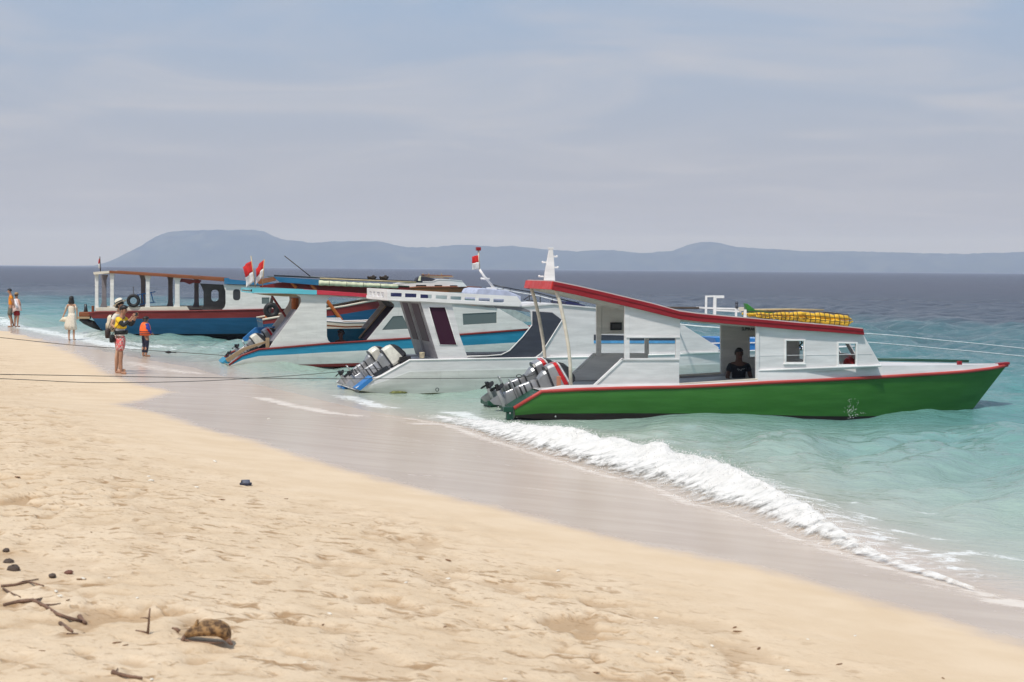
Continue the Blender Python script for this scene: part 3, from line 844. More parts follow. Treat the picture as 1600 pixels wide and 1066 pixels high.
# ------------------------------------------------------------------ outboard motor
def outboard(label, top_mat, decal=True, scale=1.0):
    r_ = empty('outboard_motor', (0, 0, 0)); tag(r_, label, 'outboard motor')
    def ring(z, x0, x1, w, n=20, p=4.2):
        out = []
        for k_ in range(n):
            a = 2 * math.pi * k_ / n; c_, s_ = math.cos(a), math.sin(a)
            out.append(Vector((((x0 + x1) / 2 + (x1 - x0) / 2 * math.copysign(abs(c_) ** (2 / p), c_)), w * math.copysign(abs(s_) ** (2 / p), s_), z)))
        return out
    S_ = scale
    def r8(z, x0, x1, w, c_=.05, tilt=0.0, g=0.0):
        x0 -= g; x1 += g; w += g
        P_8 = [(x0, -w + c_), (x0 + c_, -w), (x1 - c_, -w), (x1, -w + c_), (x1, w - c_), (x1 - c_, w), (x0 + c_, w), (x0, w - c_)]
        return [Vector((x, y, z + tilt * x)) for x, y in P_8]
    mb = MB(); mb.loft([r8(1.06, -.20, .17, .115), r8(1.09, -.245, .205, .143), r8(1.16, -.255, .212, .150, .05, .05), r8(1.27, -.25, .21, .148, .05, .10), r8(1.36, -.225, .20, .138, .05, .16), r8(1.43, -.17, .18, .122, .05, .2), r8(1.465, -.10, .14, .09, .05, .22)])
    cw = mb.build('engine_cover', top_mat, r_, bevel=.012)
    mb = MB(); mb.loft([r8(.84, -.09, .12, .06, .03), r8(.94, -.15, .15, .095, .03), r8(1.0, -.185, .165, .112), r8(1.06, -.19, .17, .116)])
    mb.build('lower_cover', M['silver2'], r_, bevel=.008)
    mb = MB(); mb.loft([r8(1.055, -.25, .21, .146), r8(1.085, -.252, .212, .148)]); mb.build('seal_strip', M['cowl_dark'], r_)
    if decal:
        mb = MB(); mb.loft([r8(1.235, -.25, .211, .148, .05, .09, .004), r8(1.305, -.241, .208, .144, .05, .13, .004)], cap=False); mb.build('stripe', M['decal_red'], cw)
        mb = MB(); mb.loft([r8(1.318, -.238, .206, .143, .05, .135, .004), r8(1.335, -.233, .204, .141, .05, .145, .004)], cap=False); mb.build('stripe', M['flag_white'], cw)
        mb = MB(); mb.loft([r8(1.35, -.229, .202, .139, .05, .155, .004), r8(1.36, -.225, .20, .138, .05, .16, .004), r8(1.432, -.17, .18, .122, .05, .2, .004), r8(1.468, -.10, .14, .09, .05, .22, .004)]); mb.build('top_panel', M['cowl_dark'], cw)
    mb = MB(); mb.loft([ring(z * S_, a * S_, b * S_, w * S_) for z, a, b, w in ((.44, -.12, .09, .035), (.55, -.13, .10, .055), (.70, -.125, .11, .068), (.86, -.11, .13, .075))])
    mb.build('leg', M['silver'], r_, smooth=True)
    mb = MB()
    for z in (.52, .60, .72, .84):
        mb.loft([ring(z * S_, -.122 * S_, .115 * S_, (.040 + z * .045) * S_), ring((z + .03) * S_, -.122 * S_, .115 * S_, (.040 + z * .045) * S_)])
    mb.build('collar', M['cowl_dark'], r_)
    mb = MB(); mb.loft([ring(.425 * S_, -.30 * S_, .12 * S_, .10 * S_), ring(.44 * S_, -.30 * S_, .12 * S_, .10 * S_)]); mb.build('cavitation_plate', M['silver'], r_)
    mb = MB(); mb.loft([ring(z * S_, a * S_, b * S_, w * S_) for z, a, b, w in ((.17, -.15, .13, .03), (.30, -.12, .10, .028), (.43, -.12, .09, .032))])
    rings = []
    for x, rr in ((.24, .004), (.20, .03), (.12, .05), (0, .056), (-.12, .052), (-.19, .045)):
        rings.append([Vector((x * S_, rr * math.cos(2 * math.pi * q / 12) * S_, (.19 + rr * math.sin(2 * math.pi * q / 12)) * S_)) for q in range(12)])
    mb.loft(rings)
    mb.prism([(-.12 * S_, .15 * S_), (.08 * S_, .15 * S_), (.0, .02 * S_), (-.09 * S_, -.02 * S_)], -.009, .009)
    mb.build('gearcase', M['silver'], r_, smooth=False)
    mb = MB(); mb.tube([(-.19 * S_, 0, .19 * S_), (-.30 * S_, 0, .19 * S_)], [.045 * S_, .03 * S_], 10)
    for q in range(3):
        a = 2 * math.pi * q / 3 + .4
        V = []
        for t_, w_ in ((.03, .025), (.06, .048), (.10, .055), (.13, .036), (.145, .01)):
            for sgn in (-1, 1):
                tang = Vector((0, -math.sin(a), math.cos(a))); rad_ = Vector((0, math.cos(a), math.sin(a)))
                V.append(Vector((-.245 * S_, 0, .19 * S_)) + rad_ * t_ * S_ + tang * sgn * w_ * S_ + Vector((sgn * w_ * .6 * S_, 0, 0)))
        n_ = len(V)
        V2 = V + [p + Vector((-.008, 0, 0)) for p in V]
        F = [(2 * i, 2 * i + 1, 2 * i + 3, 2 * i + 2) for i in range(4)] + [(n_ + 2 * i + 2, n_ + 2 * i + 3, n_ + 2 * i + 1, n_ + 2 * i) for i in range(4)]
        mb.add(V2, F)
    mb.build('propeller', M['black'], r_)
    mb = MB(); mb.box((.15 * S_, 0, .80 * S_), (.09 * S_, .20 * S_, .34 * S_)); mb.bar((.10 * S_, 0, .62 * S_), (.24 * S_, 0, .90 * S_), .05, .05)
    mb.bar((.20 * S_, .09 * S_, .66 * S_), (.20 * S_, .09 * S_, .98 * S_), .03, .08); mb.bar((.20 * S_, -.09 * S_, .66 * S_), (.20 * S_, -.09 * S_, .98 * S_), .03, .08)
    mb.build('bracket', M['steel'], r_)
    mb = MB()
    for q in range(3):
        y_ = (-.06 + .05 * q) * S_
        mb.tube([(.20 * S_, y_, 1.06 * S_), (.30 * S_, y_ * 1.4, 1.02 * S_), (.36 * S_, y_ * 1.3, .90 * S_), (.34 * S_, y_, .76 * S_), (.30 * S_, y_ * .8, .68 * S_)], .013 * S_, 6)
    mb.build('hose', M['black'], r_, smooth=True)
    return r_
def place_outboard(o, boat, px0, py0, px1, py1, v, label=None, length=1.5, roll=0.0):
    """prop end at pixel 0, top of the cover at pixel 1, in the boat's plane v"""
    a = boat.P(px0, py0, v); b = boat.P(px1, py1, v)
    A, B_ = boat.world(a), boat.world(b)
    z = (B_ - A).normalized(); sc = (B_ - A).length / length
    y = Vector(boat.n); y = (y - z * y.dot(z)).normalized(); x = y.cross(z)
    m_ = Matrix((x, y, z)).transposed().to_4x4()
    if roll: m_ = m_ @ Matrix.Rotation(R(roll), 4, 'Z')
    m_ = Matrix.Translation(A) @ m_ @ Matrix.Scale(sc, 4)
    o.matrix_world = m_
    if label: o['label'] = label
    return o

def text_mesh(name, s_, size, mat, parent, loc, rot, sx=1.0):
    cu = bpy.data.curves.new(name, 'FONT'); cu.body = s_; cu.size = size; cu.extrude = 0.003; cu.align_x = 'CENTER'
    tmp = bpy.data.objects.new(name + '_curve', cu); C.objects.link(tmp)
    dg = bpy.context.evaluated_depsgraph_get(); me_ = bpy.data.meshes.new_from_object(tmp.evaluated_get(dg))
    bpy.data.objects.remove(tmp, do_unlink=True)
    me_.materials.clear(); me_.materials.append(mat)
    o = bpy.data.objects.new(name, me_); C.objects.link(o); o.parent = parent; o.location = loc; o.rotation_euler = rot; o.scale = (sx, 1, 1)
    return o
def flag_thing(label, base, top, cloth_top, w, h, drop, dirx, pole_mat, group=None, r0=0.012, curl=0.5):
    """red over white flag on a pole; world coordinates. cloth hangs from cloth_top down the pole, blown towards dirx"""
    r_ = empty('flag', base); tag(r_, label, 'flag', group)
    mb = MB(); mb.tube([Vector((0, 0, 0)), Vector(top) - Vector(base)], r0, 6); mb.build('pole', pole_mat, r_, smooth=True)
    ct = Vector(cloth_top) - Vector(base)
    ax = (Vector(top) - Vector(base)).normalized()
    nx_, nz_ = 10, 12
    V = []
    for j in range(nz_ + 1):
        t_ = j / nz_
        for i in range(nx_ + 1):
            s_ = i / nx_
            p = ct - ax * (h * t_) + Vector(dirx) * (w * s_) + Vector((0, 0, -drop * s_ * (0.4 + .6 * s_)))
            fold = 0.05 * math.sin(s_ * 9 + t_ * 3) * s_
            p += Vector((fold * 0.4, fold + curl * 0.06 * math.sin(t_ * 5 + s_ * 4) * s_, 0))
            p += Vector(dirx) * (-0.25 * w * s_ * math.sin(t_ * math.pi * 0.9) * curl)
            V.append(p)
    for a_, b_, mt, nm in ((0, nz_ // 2, M['flag_red'], 'red_half'), (nz_ // 2, nz_, M['flag_white'], 'white_half')):
        mb = MB()
        mb.add(V, [(j * (nx_ + 1) + i, j * (nx_ + 1) + i + 1, (j + 1) * (nx_ + 1) + i + 1, (j + 1) * (nx_ + 1) + i) for j in range(a_, b_) for i in range(nx_)])
        o = mb.build(nm, mt, r_, smooth=True)
        bm = bmesh.new(); bm.from_mesh(o.data); bmesh.ops.delete(bm, geom=[v for v in bm.verts if not v.link_faces], context='VERTS'); bm.to_mesh(o.data); bm.free()
        sol = o.modifiers.new('solid', 'SOLIDIFY'); sol.thickness = 0.004
    return r_

# ================================================================== A: the green boat
A = Boat('passenger_boat', 800, 29.6, 13.0, 2.0, 'green hulled wooden boat with red edged white cabin, nearest to the camera')
hb = 1.0
stA = [(803, 637, 805, 652, 1.0, 0.94), (846, 611, 846, 654.5, 1.0, 0.92), (900, 608, 900, 655.5, 1.0, 0.92), (980, 605.5, 980, 655.5, 1.0, 0.92), (1063, 604, 1063, 656.5, 1.0, 0.92), (1130, 601, 1130, 658.5, 1.0, 0.92),
       (1200, 597, 1200, 661, 1.0, 0.92), (1270, 594, 1268, 664, 0.97, 0.87), (1340, 590.5, 1335, 665.5, 0.88, 0.74), (1400, 587, 1388, 665, .74, 0.55), (1460, 583.5, 1436, 664, .54, .35), (1510, 580, 1476, 661, .34, .16), (1550, 575, 1497, 658, .15, .05), (1574, 570, 1508, 655, 0.02, 0.01)]
TA, BA = A.hull(stA, [(0, .80, M['green'], 'hull_side'), (.80, 1, M['antifoul'], 'boot_top')], keel=-0.34, bottom_mat=M['antifoul'], transom_mat=M['dgreen'], rail=M['rail'], rail_r=0.034)
# side deck: flat planking between the rails, floor inside
mb = MB(); n = len(TA)
V = [Vector((p.x, p.y + .01, p.z + 0.0)) for p in TA[1:]]; V += [Vector((p.x, 2.0 - p.y, p.z)) for p in V]
n1_ = len(TA) - 1
mb.add(V, [(j, j + 1, n1_ + j + 1, n1_ + j) for j in range(n1_ - 1)]); mb.build('deck', M['ramp'], A.root)
# stern slope between the twin hull ends
mb = MB(); quad_box(mb, [TA[0] + Vector((0.02, .02, -.02)), TA[1] + Vector((0, .02, -.02)), Vector((TA[1].x, 1.98, TA[1].z - .02)), Vector((TA[0].x + .02, 1.98, TA[0].z - .02))], (0, 0, -.05)); mb.build('stern_slope', M['dgreen'], A.root)
# swim platform ledges behind the transom
z0 = TA[0].z
for v0, v1, u0 in ((1.35, 2.02, -0.14), (-0.01, 0.12, -0.14)):
    mb = MB(); mb.box(((u0 + .03) / 2, (v0 + v1) / 2, z0 - 0.035), (abs(u0) + .03, v1 - v0, 0.09))
    mb.box(((u0 + .03) / 2 + .03, (v0 + v1) / 2, z0 - 0.148), (abs(u0) - .03, v1 - v0 - .03, 0.14))
    mb.build('stern_ledge', M['dgreen'], A.root, bevel=.008)
for px_, py_ in ((868, 651), (779, 636.5), (797, 646)):
    mb = MB(); mb.ball(A.P(px_, py_, -.02 if px_ > 790 else 1.3), 0.018, 8, 4); mb.build('bolt', M['silver'], A.root, smooth=True)
# washboard: white raised edge above the rail, running to the bow
wb_top = [(846, 608), (880, 602), (980, 600.5), (1063, 599.5), (1184, 592), (1185, 579), (1260, 575.5), (1379, 571.5), (1460, 570.8), (1530, 570), (1572, 567.5)]
hbt = lambda u: float(np.interp(u, [p.x for p in TA], [1.0 - p.y for p in TA]))
mb = MB(); ring_t = []; ring_b = []
for px_, py_ in wb_top:
    u, z = A.uz(px_, py_, 0.02)
    for _ in range(3):
        u, z = A.uz(px_, py_, 1.0 - hbt(u) + 0.03)
    w_ = max(hbt(u) - 0.03, 0.0); ring_t.append(Vector((u, 1 - w_, z)))
    zb_ = float(np.interp(u, [p.x for p in TA], [p.z for p in TA])); ring_b.append(Vector((u, 1 - max(hbt(u) - .005, 0), zb_)))
for side in (0, 1):
    f = (lambda p: p) if side == 0 else (lambda p: Vector((p.x, 2.0 - p.y, p.z)))
    V = [f(p) for p in ring_b] + [f(p) for p in ring_t] + [f(p) + Vector((0, (.03 if side == 0 else -.03), 0)) for p in ring_t] + [f(p) + Vector((0, (.03 if side == 0 else -.03), 0)) for p in ring_b]
    q = len(ring_t)
    mb.add(V, [(i + r2 * q, i + 1 + r2 * q, i + 1 + (r2 + 1) * q, i + (r2 + 1) * q) for i in range(q - 1) for r2 in range(3)])
mb.build('washboard', M['white'], A.root)
# foredeck with its darker far edge
q = [p for p in ring_t if p.x > A.uz(1330, 573, 0)[0]]
mb = MB(); V = [p + Vector((0, .02, -.01)) for p in q] + [Vector((p.x, 1.98 - p.y, p.z - .01)) for p in q]
mb.add(V, [(i, i + 1, len(q) + i + 1, len(q) + i) for i in range(len(q) - 1)]); mb.build('foredeck', M['white'], A.root)
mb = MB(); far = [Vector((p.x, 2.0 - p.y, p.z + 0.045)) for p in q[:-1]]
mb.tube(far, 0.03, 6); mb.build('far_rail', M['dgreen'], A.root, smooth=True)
mb = MB(); p0 = A.P(1499, 571, 0.75); mb.box(p0 + Vector((0, 0, .03)), (.08, .08, .11)); mb.build('bow_bitt', M['red'], A.root, bevel=.008)
mb = MB(); p0 = A.P(1566, 568.5, 1.0); mb.box(p0, (.26, .14, .05), Matrix.Rotation(R(-5), 3, 'Y')); mb.build('stem_cap', M['red'], A.root, bevel=.008)

# --- roof
VA0 = 0.0
edge_top = [(865, 440), (900, 447), (940, 456), (982, 466), (1020, 475), (1061, 486.5), (1090, 490.5), (1127, 494), (1185, 499), (1246, 504.5), (1300, 509), (1348, 514)]
edge_bot = [(862, 453), (900, 461), (940, 470), (982, 479.5), (1020, 489), (1061, 499), (1090, 502.5), (1127, 505.5), (1185, 510.5), (1246, 516), (1300, 519.5), (1350, 523.5)]
rt = A.line(edge_top, VA0); rb = A.line(edge_bot, VA0)
mb = MB(); mb.prism(rt + rb[::-1], -0.03, 0.0); mb.build('fascia_board', M['red'], A.root, bevel=.006)
mb = MB(); mb.prism(rt + rb[::-1], 2.0, 2.03); mb.build('fascia_board', M['red'], A.root, bevel=.006)
mb = MB(); quad_box(mb, [(rb[0][0] - .03, -.03, rb[0][1] + .004), (rb[0][0] - .03, 2.03, rb[0][1] + .004), (rt[0][0] - .03, 2.03, rt[0][1] + .003), (rt[0][0] - .03, -.03, rt[0][1] + .003)], (.028, 0, 0))
mb.build('aft_fascia', paint('lit aft red paint', (0.55, 0.03, 0.022), 0.42, 0.1, (.3, .05, .04)), A.root, bevel=.006)  # brighter copy of the red: stronger light on the aft face painted in
mb = MB()
top2 = [(u, z + 0.018) for u, z in rt]; bot2 = [(u, lerp(z, rb[i][1], 0.93)) for i, (u, z) in enumerate(rt)]
mb.prism(top2 + bot2[::-1], 0.003, 1.997); mb.build('roof_sheet', M['interior'], A.root)
mb = MB()
for v_ in (0.5, 1.0, 1.5):
    mb.prism([(u, z - .002) for u, z in bot2] + [(u, z - 0.04) for u, z in bot2[::-1]], v_ - .02, v_ + .02)
mb.build('roof_beam', M['interior'], A.root)
# thin batten along the fascia
mb = MB(); mid = [(u, lerp(z, rb[i][1], .30)) for i, (u, z) in enumerate(rt)]
mb.prism(mid + [(u, z - .012) for u, z in mid[::-1]], -0.042, -0.031); mb.build('fascia_batten', M['red'], A.root)
# --- poles carrying the roof
for v_, pts in ((0.06, [(868, 452), (874, 470), (881, 500), (888, 540), (891, 570), (892, 606)]), (1.92, [(868, 452), (874, 470), (881, 500), (888, 540), (891, 570), (892, 606)])):
    P3 = [A.uz(a, b, 0.06) for a, b in pts]
    mb = MB(); mb.tube([(u, v_, z) for u, z in P3], 0.033, 8); mb.build('roof_pole', M['cream'], A.root, smooth=True)
M['farw'] = paint('lightened far wall paint', (0.72, 0.70, 0.66), 0.6, 0.10)  # far walls lightened in colour to make up for weak light inside
# --- aft side panels (both sides) with the two openings
low = [(977, 560), (1061.5, 560), (1061.5, 603), (928, 606)]
upp = [(979, 478), (1020, 488), (1061.5, 498.5), (1063, 499), (1063, 528), (982, 528)]
for side, mt in ((0, M['white']), (1, M['farw'])):
    A.panel('side_panel', low, 0.05, 0.025, mt, mirror=bool(side))
    A.panel('upper_panel', upp, 0.05, 0.025, mt, mirror=bool(side))
    for x0, x1, y0, y1 in ((976, 984, 479, 566), (1056, 1062.5, 527, 562)):
        A.panel('post', [(x0, y0), (x1, y0 + 1), (x1, y1), (x0, y1)], 0.045, 0.05, mt, mirror=bool(side))
    A.panel('sill', [(972, 560), (1062, 560), (1062, 563.5), (968, 563.5)], 0.03, 0.06, mt, mirror=bool(side))
    A.panel('lintel', [(979, 525.5), (1063, 525.5), (1063, 528.5), (979, 528.5)], 0.03, 0.055, mt, mirror=bool(side))
    A.panel('edge_strip', [(972, 560), (977, 560), (929, 605), (924, 605)], 0.03, 0.05, M['trim'] if side == 0 else mt, mirror=bool(side))
    # forward cabin
    wins = [[(1229, 533), (1256.5, 533), (1256.5, 566), (1229, 566)], [(1311, 537), (1338, 537.5), (1338, 569.5), (1311, 569.5)]]
    A.panel('cabin_wall', [(1184.5, 510), (1246, 515.5), (1300, 519), (1349, 523), (1378, 573), (1260, 582), (1184.5, 592)], 0.055, 0.025, mt, wins, mirror=bool(side))
    for k_, w_ in enumerate(wins):
        x0, y0 = w_[0]; x1, y1 = w_[2]
        fr = [(x0 - 2.5, y0 - 2.5), (x1 + 2.5, y0 - 2.5), (x1 + 2.5, y1 + 2.5), (x0 - 2.5, y1 + 2.5)]
        fo_ = A.panel('window_frame', fr, 0.035, 0.062, M['trim'] if side == 0 else mt, [w_], mirror=bool(side))
        A.panel('sill', [(x0 - 4, y1 + 2.0), (x1 + 3, y1 + 2.0), (x1 + 3, y1 + 4), (x0 - 4, y1 + 4)], 0.025, 0.04, M['trim'], parent=fo_ if False else None, mirror=bool(side))
    A.panel('door_post', [(1181.5, 508), (1186.5, 508.5), (1186.5, 594), (1181.5, 594)], 0.03, 0.06, mt, mirror=bool(side))
    A.panel('batten', [(1186, 578.2), (1262, 574.8), (1378, 570.3), (1378, 572.5), (1262, 577), (1186, 580.3)], 0.015, 0.045, M['trim'] if side == 0 else mt, mirror=bool(side))
    A.panel('coaming', [(1062, 599.0), (1184, 591.5), (1184, 595), (1062, 602.5)], 0.02, 0.05, M['cream'], mirror=bool(side))
    # thin seam battens across the cabin side (boards meet here)
    for f in (0.33, 0.66):
        A.panel('seam_batten', [(1187, lerp(512, 578, f)), (lerp(1349, 1374, f) - 3, lerp(523, 570, f) - 1), (lerp(1349, 1374, f) - 3, lerp(523, 570, f) - .2), (1187, lerp(512, 578, f) + .8)], 0.050, 0.008, mt, [], bevel=0) if side == 0 and f > .5 else None
# middle part of the far side: solid wall with window slot behind the opening
mb = MB()
fa = [(u, z) for u, z in A.line([(1062, 599), (1062, 499), (1090, 502.5), (1127, 506), (1184, 511), (1184, 594)], 0.055)]
# front bulkhead
uu0 = A.uz(1378, 573, .055); uu1 = A.uz(1349, 523, .055)
cross_panel(A, 'front_bulkhead', [(uu0[0] - .03, uu0[1]), (uu1[0] - .03, uu1[1])], 0.08, 1.92, 0.025, M['white'], [(0.18, 0.46, 0.30, 0.80), (0.56, 0.84, 0.30, 0.80)])
# bulkhead with doorway between hold and cabin, bench and floor
ub = A.uz(1184, 596, .055); ut = A.uz(1184, 511, .055)
pass
mb = MB(); b0 = A.P(1075, 597, 1.55); b1 = A.P(1215, 592, 1.55)
mb.box(((b0.x + b1.x) / 2, 1.70, b0.z - 0.02), (b1.x - b0.x, .42, .05)); mb.box(((b0.x + b1.x) / 2, 1.52, b0.z - 0.14), (b1.x - b0.x - .05, .03, .2)); mb.build('bench', M['interior'], A.root, bevel=.005)
mb = MB(); p0 = A.P(954, 504, 1.9); p1 = A.P(971, 516, 1.9)
mb.box(((p0.x + p1.x) / 2, 1.90, (p0.z + p1.z) / 2), (p1.x - p0.x, .06, p0.z - p1.z)); mb.mi = 1
mb.box(((p0.x + p1.x) / 2, 1.866, (p0.z + p1.z) / 2), (p1.x - p0.x - .05, .01, (p0.z - p1.z) * .6)); mb.build('wall_box', [M['black'], M['dgrey']], A.root, bevel=.004)
tx = A.P(1170, 516.5, 1.90); text_mesh('lettering', 'SLIMKARI', 0.095, M['black'], A.root, (tx.x, 1.905, tx.z), (R(90), 0, 0), 0.75)
# things hanging inside the forward windows
mb = MB(); c_ = A.P(1328, 568, 1.2); mb.ball(c_, 0.13, 14, 10)
o = mb.build('float_ball', plain('red plastic float', (0.50, 0.03, 0.03), .4), None, smooth=True); o.matrix_world = Matrix.Translation(A.O) @ Matrix.Rotation(A.th, 4, 'Z')
tag(o, 'round red float inside the forward window of the green boat', 'float')
mb = MB(); c_ = A.P(1251, 536, 0.5)
mb.tube([c_ + Vector((0, 0, .05)), c_ + Vector((.03, 0, 0)), c_ + Vector((-.02, 0, -.05)), c_ + Vector((.02, 0, -.09)), c_ + Vector((0, 0, -.14))], .018, 6)
mb.build('hanging_cord', M['dgreen'], A.root)

# --- mast fin on the roof
mb = MB(); pf = [(849, 440.5), (851, 425), (854, 408), (857.5, 389), (863, 389), (865, 410), (866.5, 440.5)]
mb.prism(A.line(pf, 0.75), 0.70, 0.76)
fin = mb.build('mast', M['trim'], None, bevel=.006); fin.matrix_world = Matrix.Translation(A.O) @ Matrix.Rotation(A.th, 4, 'Z')
tag(fin, 'tapered white mast plate standing on the aft end of the red edged roof', 'mast')
for (px_, py_, dx) in ((867.5, 401, .05), (850.5, 410, -.05), (868.5, 418, .06), (846, 432, -.07)):
    mb = MB(); c_ = A.P(px_, py_, .73); mb.box(c_, (.07, .04, .03)); mb.ball(c_ + Vector((dx * .6, 0, .005)), .022, 6, 4); mb.build('peg', M['trim'], fin, smooth=False)
mb = MB(); mb.box(A.P(860.5, 388, .73), (.09, .07, .025)); mb.build('cap', M['trim'], fin)
# --- white rack on the roof
rk = empty('roof_rack', A.world(A.P(1101, 490, .6)), A.th); tag(rk, 'open white timber rack on the green boat roof, aft of the yellow float', 'rack')
def rl(p, root=rk):
    w_ = A.world(p) - root.location; return Vector((w_.dot(A.a), w_.dot(A.n), w_.z))
for nm, seg, w_ in (('post', [(1103.5, 462), (1103, 491)], .035), ('post', [(1117, 463), (1116.5, 492)], .05), ('top_bar', [(1102, 463.5), (1117, 463)], .03), ('arm', [(1117, 464), (1131, 464)], .05),
                    ('rail', [(1103, 481.5), (1156, 483)], .03), ('rail', [(1119, 485), (1158, 487)], .03), ('post', [(1164, 484), (1164, 497)], .05), ('post', [(1150, 483), (1150, 495)], .035)):
    mb = MB()
    a_, b_ = rl(A.P(*seg[0], .6)), rl(A.P(*seg[1], .6)); mb.bar(a_, b_, w_, w_); mb.build(nm, M['trim'], rk, bevel=.004)
for v_ in (1.1,):
    for q_ in ((1103, 481.5), (1164, 485)):
        mb = MB(); mb.bar(rl(A.P(*q_, .6)), rl(A.P(*q_, .6)) + Vector((0, .5, 0)), .03, .03); mb.build('cross_bar', M['trim'], rk)
mb = MB(); c_ = rl(A.P(1151, 478, .6)); mb.tube([c_ + Vector((0, 0, -.05)), c_ + Vector((0, 0, .03))], .03, 8); mb.ball(c_ + Vector((0, 0, .05)), .035, 8, 5); mb.build('lamp_knob', M['slate'], rk, smooth=True)
mb = MB(); c_ = rl(A.P(1158, 483, .6)); mb.box(c_, (.09, .06, .07)); mb.build('clamp', M['cream'], rk)
# --- green board
mb = MB(); mb.prism(A.line([(1162.5, 474), (1166, 475), (1178, 484.5), (1205, 487), (1209, 491), (1172, 490), (1166, 487)], .7), .62, .74)
gb = mb.build('board', plain('leaf green board paint', (0.035, 0.20, 0.03), .5), None, bevel=.005); gb.matrix_world = Matrix.Translation(A.O) @ Matrix.Rotation(A.th, 4, 'Z')
tag(gb, 'pointed green board lying on the boat roof against the yellow float', 'board')
# --- poles on the roof
for nm, seg, mt, lb in (('bamboo_pole', [(1176, 484.5), (1287, 484.5)], M['bamboo'], 'pale bamboo pole lying on the roof above the yellow float'),
                        ('long_pole', [(1040, 481), (1160, 483.5)], M['cord'], 'long dark pole lying on the green boat roof, passing through the white rack')):
    a_, b_ = A.world(A.P(*seg[0], .95)), A.world(A.P(*seg[1], .95))
    mb = MB(); mb.tube([Vector((0, 0, 0)), (b_ - a_) * .5 + Vector((0, 0, .01)), b_ - a_], [.022, .02, .016], 7)
    o = mb.build(nm, mt, None, smooth=True); o.location = a_; tag(o, lb, 'pole')
mb = MB(); a_ = A.world(A.P(1008, 474.5, 1.2))
for q in range(4): mb.ball(Vector((.05 * q, 0, .012 * math.sin(q * 2))), .035, 8, 5, (1.3, 1.2, .7), .2)
o = mb.build('cloth_bundle', M['rblue'], None, smooth=True); o.location = a_; tag(o, 'small blue cloth bundle on the slope of the red edged roof', 'cloth')
# --- yellow float bundle: long rolls lashed with dark cord
yf = empty('float_bundle', A.world(A.P(1176, 496, .35)), A.th); tag(yf, 'long yellow float bundle lashed with dark cord on the green boat roof', 'float')
top_l = [(1176, 488.5), (1205, 489), (1235, 487.5), (1250, 487), (1290, 489.5), (1320, 493), (1326, 497)]
bot_l = [(1176, 496), (1205, 499), (1235, 501.5), (1250, 503.5), (1290, 507.5), (1315, 509.5), (1326, 504)]
ts_ = np.linspace(0, 1, 46)
def yl(L, t): return np.interp(lerp(1176, 1326, t), [p[0] for p in L], [p[1] for p in L])
rolls = [(0.26, .20), (0.74, .16), (0.30, .55), (0.70, .58), (.5, .90)]
for q, (fz, v_) in enumerate(rolls):
    pts = []; rr = []
    for t in ts_:
        px_ = lerp(1176, 1326, t); p = rl(A.P(px_, lerp(yl(top_l, t), yl(bot_l, t), fz), .35), yf); p.y = v_ - .35
        hh_ = (yl(bot_l, t) - yl(top_l, t)) / 84.0
        seg = t * (10 if t > .45 else 24)
        rr.append(max(.012, hh_ * .27 * (1 - .22 * abs(math.cos(math.pi * seg + q)) ** 6) * (1 if t < .96 else .6)))
        pts.append(p + Vector((0, 0, .008 * math.sin(t * 30 + q * 2))))
    mb = MB(); mb.tube(pts, rr, 10); mb.build('float_roll', M['yellow'], yf, smooth=True)
mb = MB(); tw = [i / 24 for i in range(0, 11)] + [.5 + i / 20 for i in range(0, 10)]
for t in tw:
    px_ = lerp(1176, 1326, t)
    a_ = rl(A.P(px_, yl(top_l, t) - .6, .35), yf); b_ = rl(A.P(px_, yl(bot_l, t) + .4, .35), yf)
    mb.tube([Vector((a_.x, .55, b_.z)), Vector((a_.x, -.22, b_.z + .0)), Vector((a_.x, -.265, (a_.z + b_.z) / 2)), Vector((a_.x, -.2, a_.z + .012)), Vector((a_.x, .5, a_.z + .01))], .0065, 5)
for f in (.30, .62):
    mb.tube([Vector((q_.x, -.268, q_.z)) for q_ in (rl(A.P(lerp(1178, 1322, t), lerp(yl(top_l, t), yl(bot_l, t), f), .35), yf) for t in np.linspace(0, 1, 20))], .005, 5)
mb.build('lashing', M['cord'], yf)
mb = MB()
for q in range(26):
    t = rng.uniform(.45, .52) if q < 9 else rng.uniform(0, .45); a_ = rl(A.P(lerp(1176, 1326, t), lerp(yl(top_l, t), yl(bot_l, t), rng.uniform(.1, .9)), .35), yf)
    mb.ball(Vector((a_.x, -.25, a_.z)), rng.uniform(.014, .026), 6, 4, (1.4, .6, 1), .3)
tag(mb.build('knots', M['yellow'], yf, smooth=True), kind='stuff')
# --- engines
ob1 = outboard('near silver outboard motor with red stripe, tilted up on the green boat stern', M['silver'])
place_outboard(ob1, A, 770, 633, 893, 578, .80)
ob2 = copy_tree(ob1)
place_outboard(ob2, A, 755, 628, 872, 571, 1.45, 'silver outboard motor tilted up on the green boat stern, half hidden behind its twin', roll=8)
mb = MB(); a_, b_ = A.P(873, 588, .35), A.P(873, 607, .35)
mb.bar(a_, b_, .07, .07); mb.build('stern_post', paint('salmon wood', (.50, .22, .13), .6, .3), A.root, bevel=.006)
for r__ in (ob1, ob2): r__['group'] = 'outboard motors tilted up at the boat sterns'
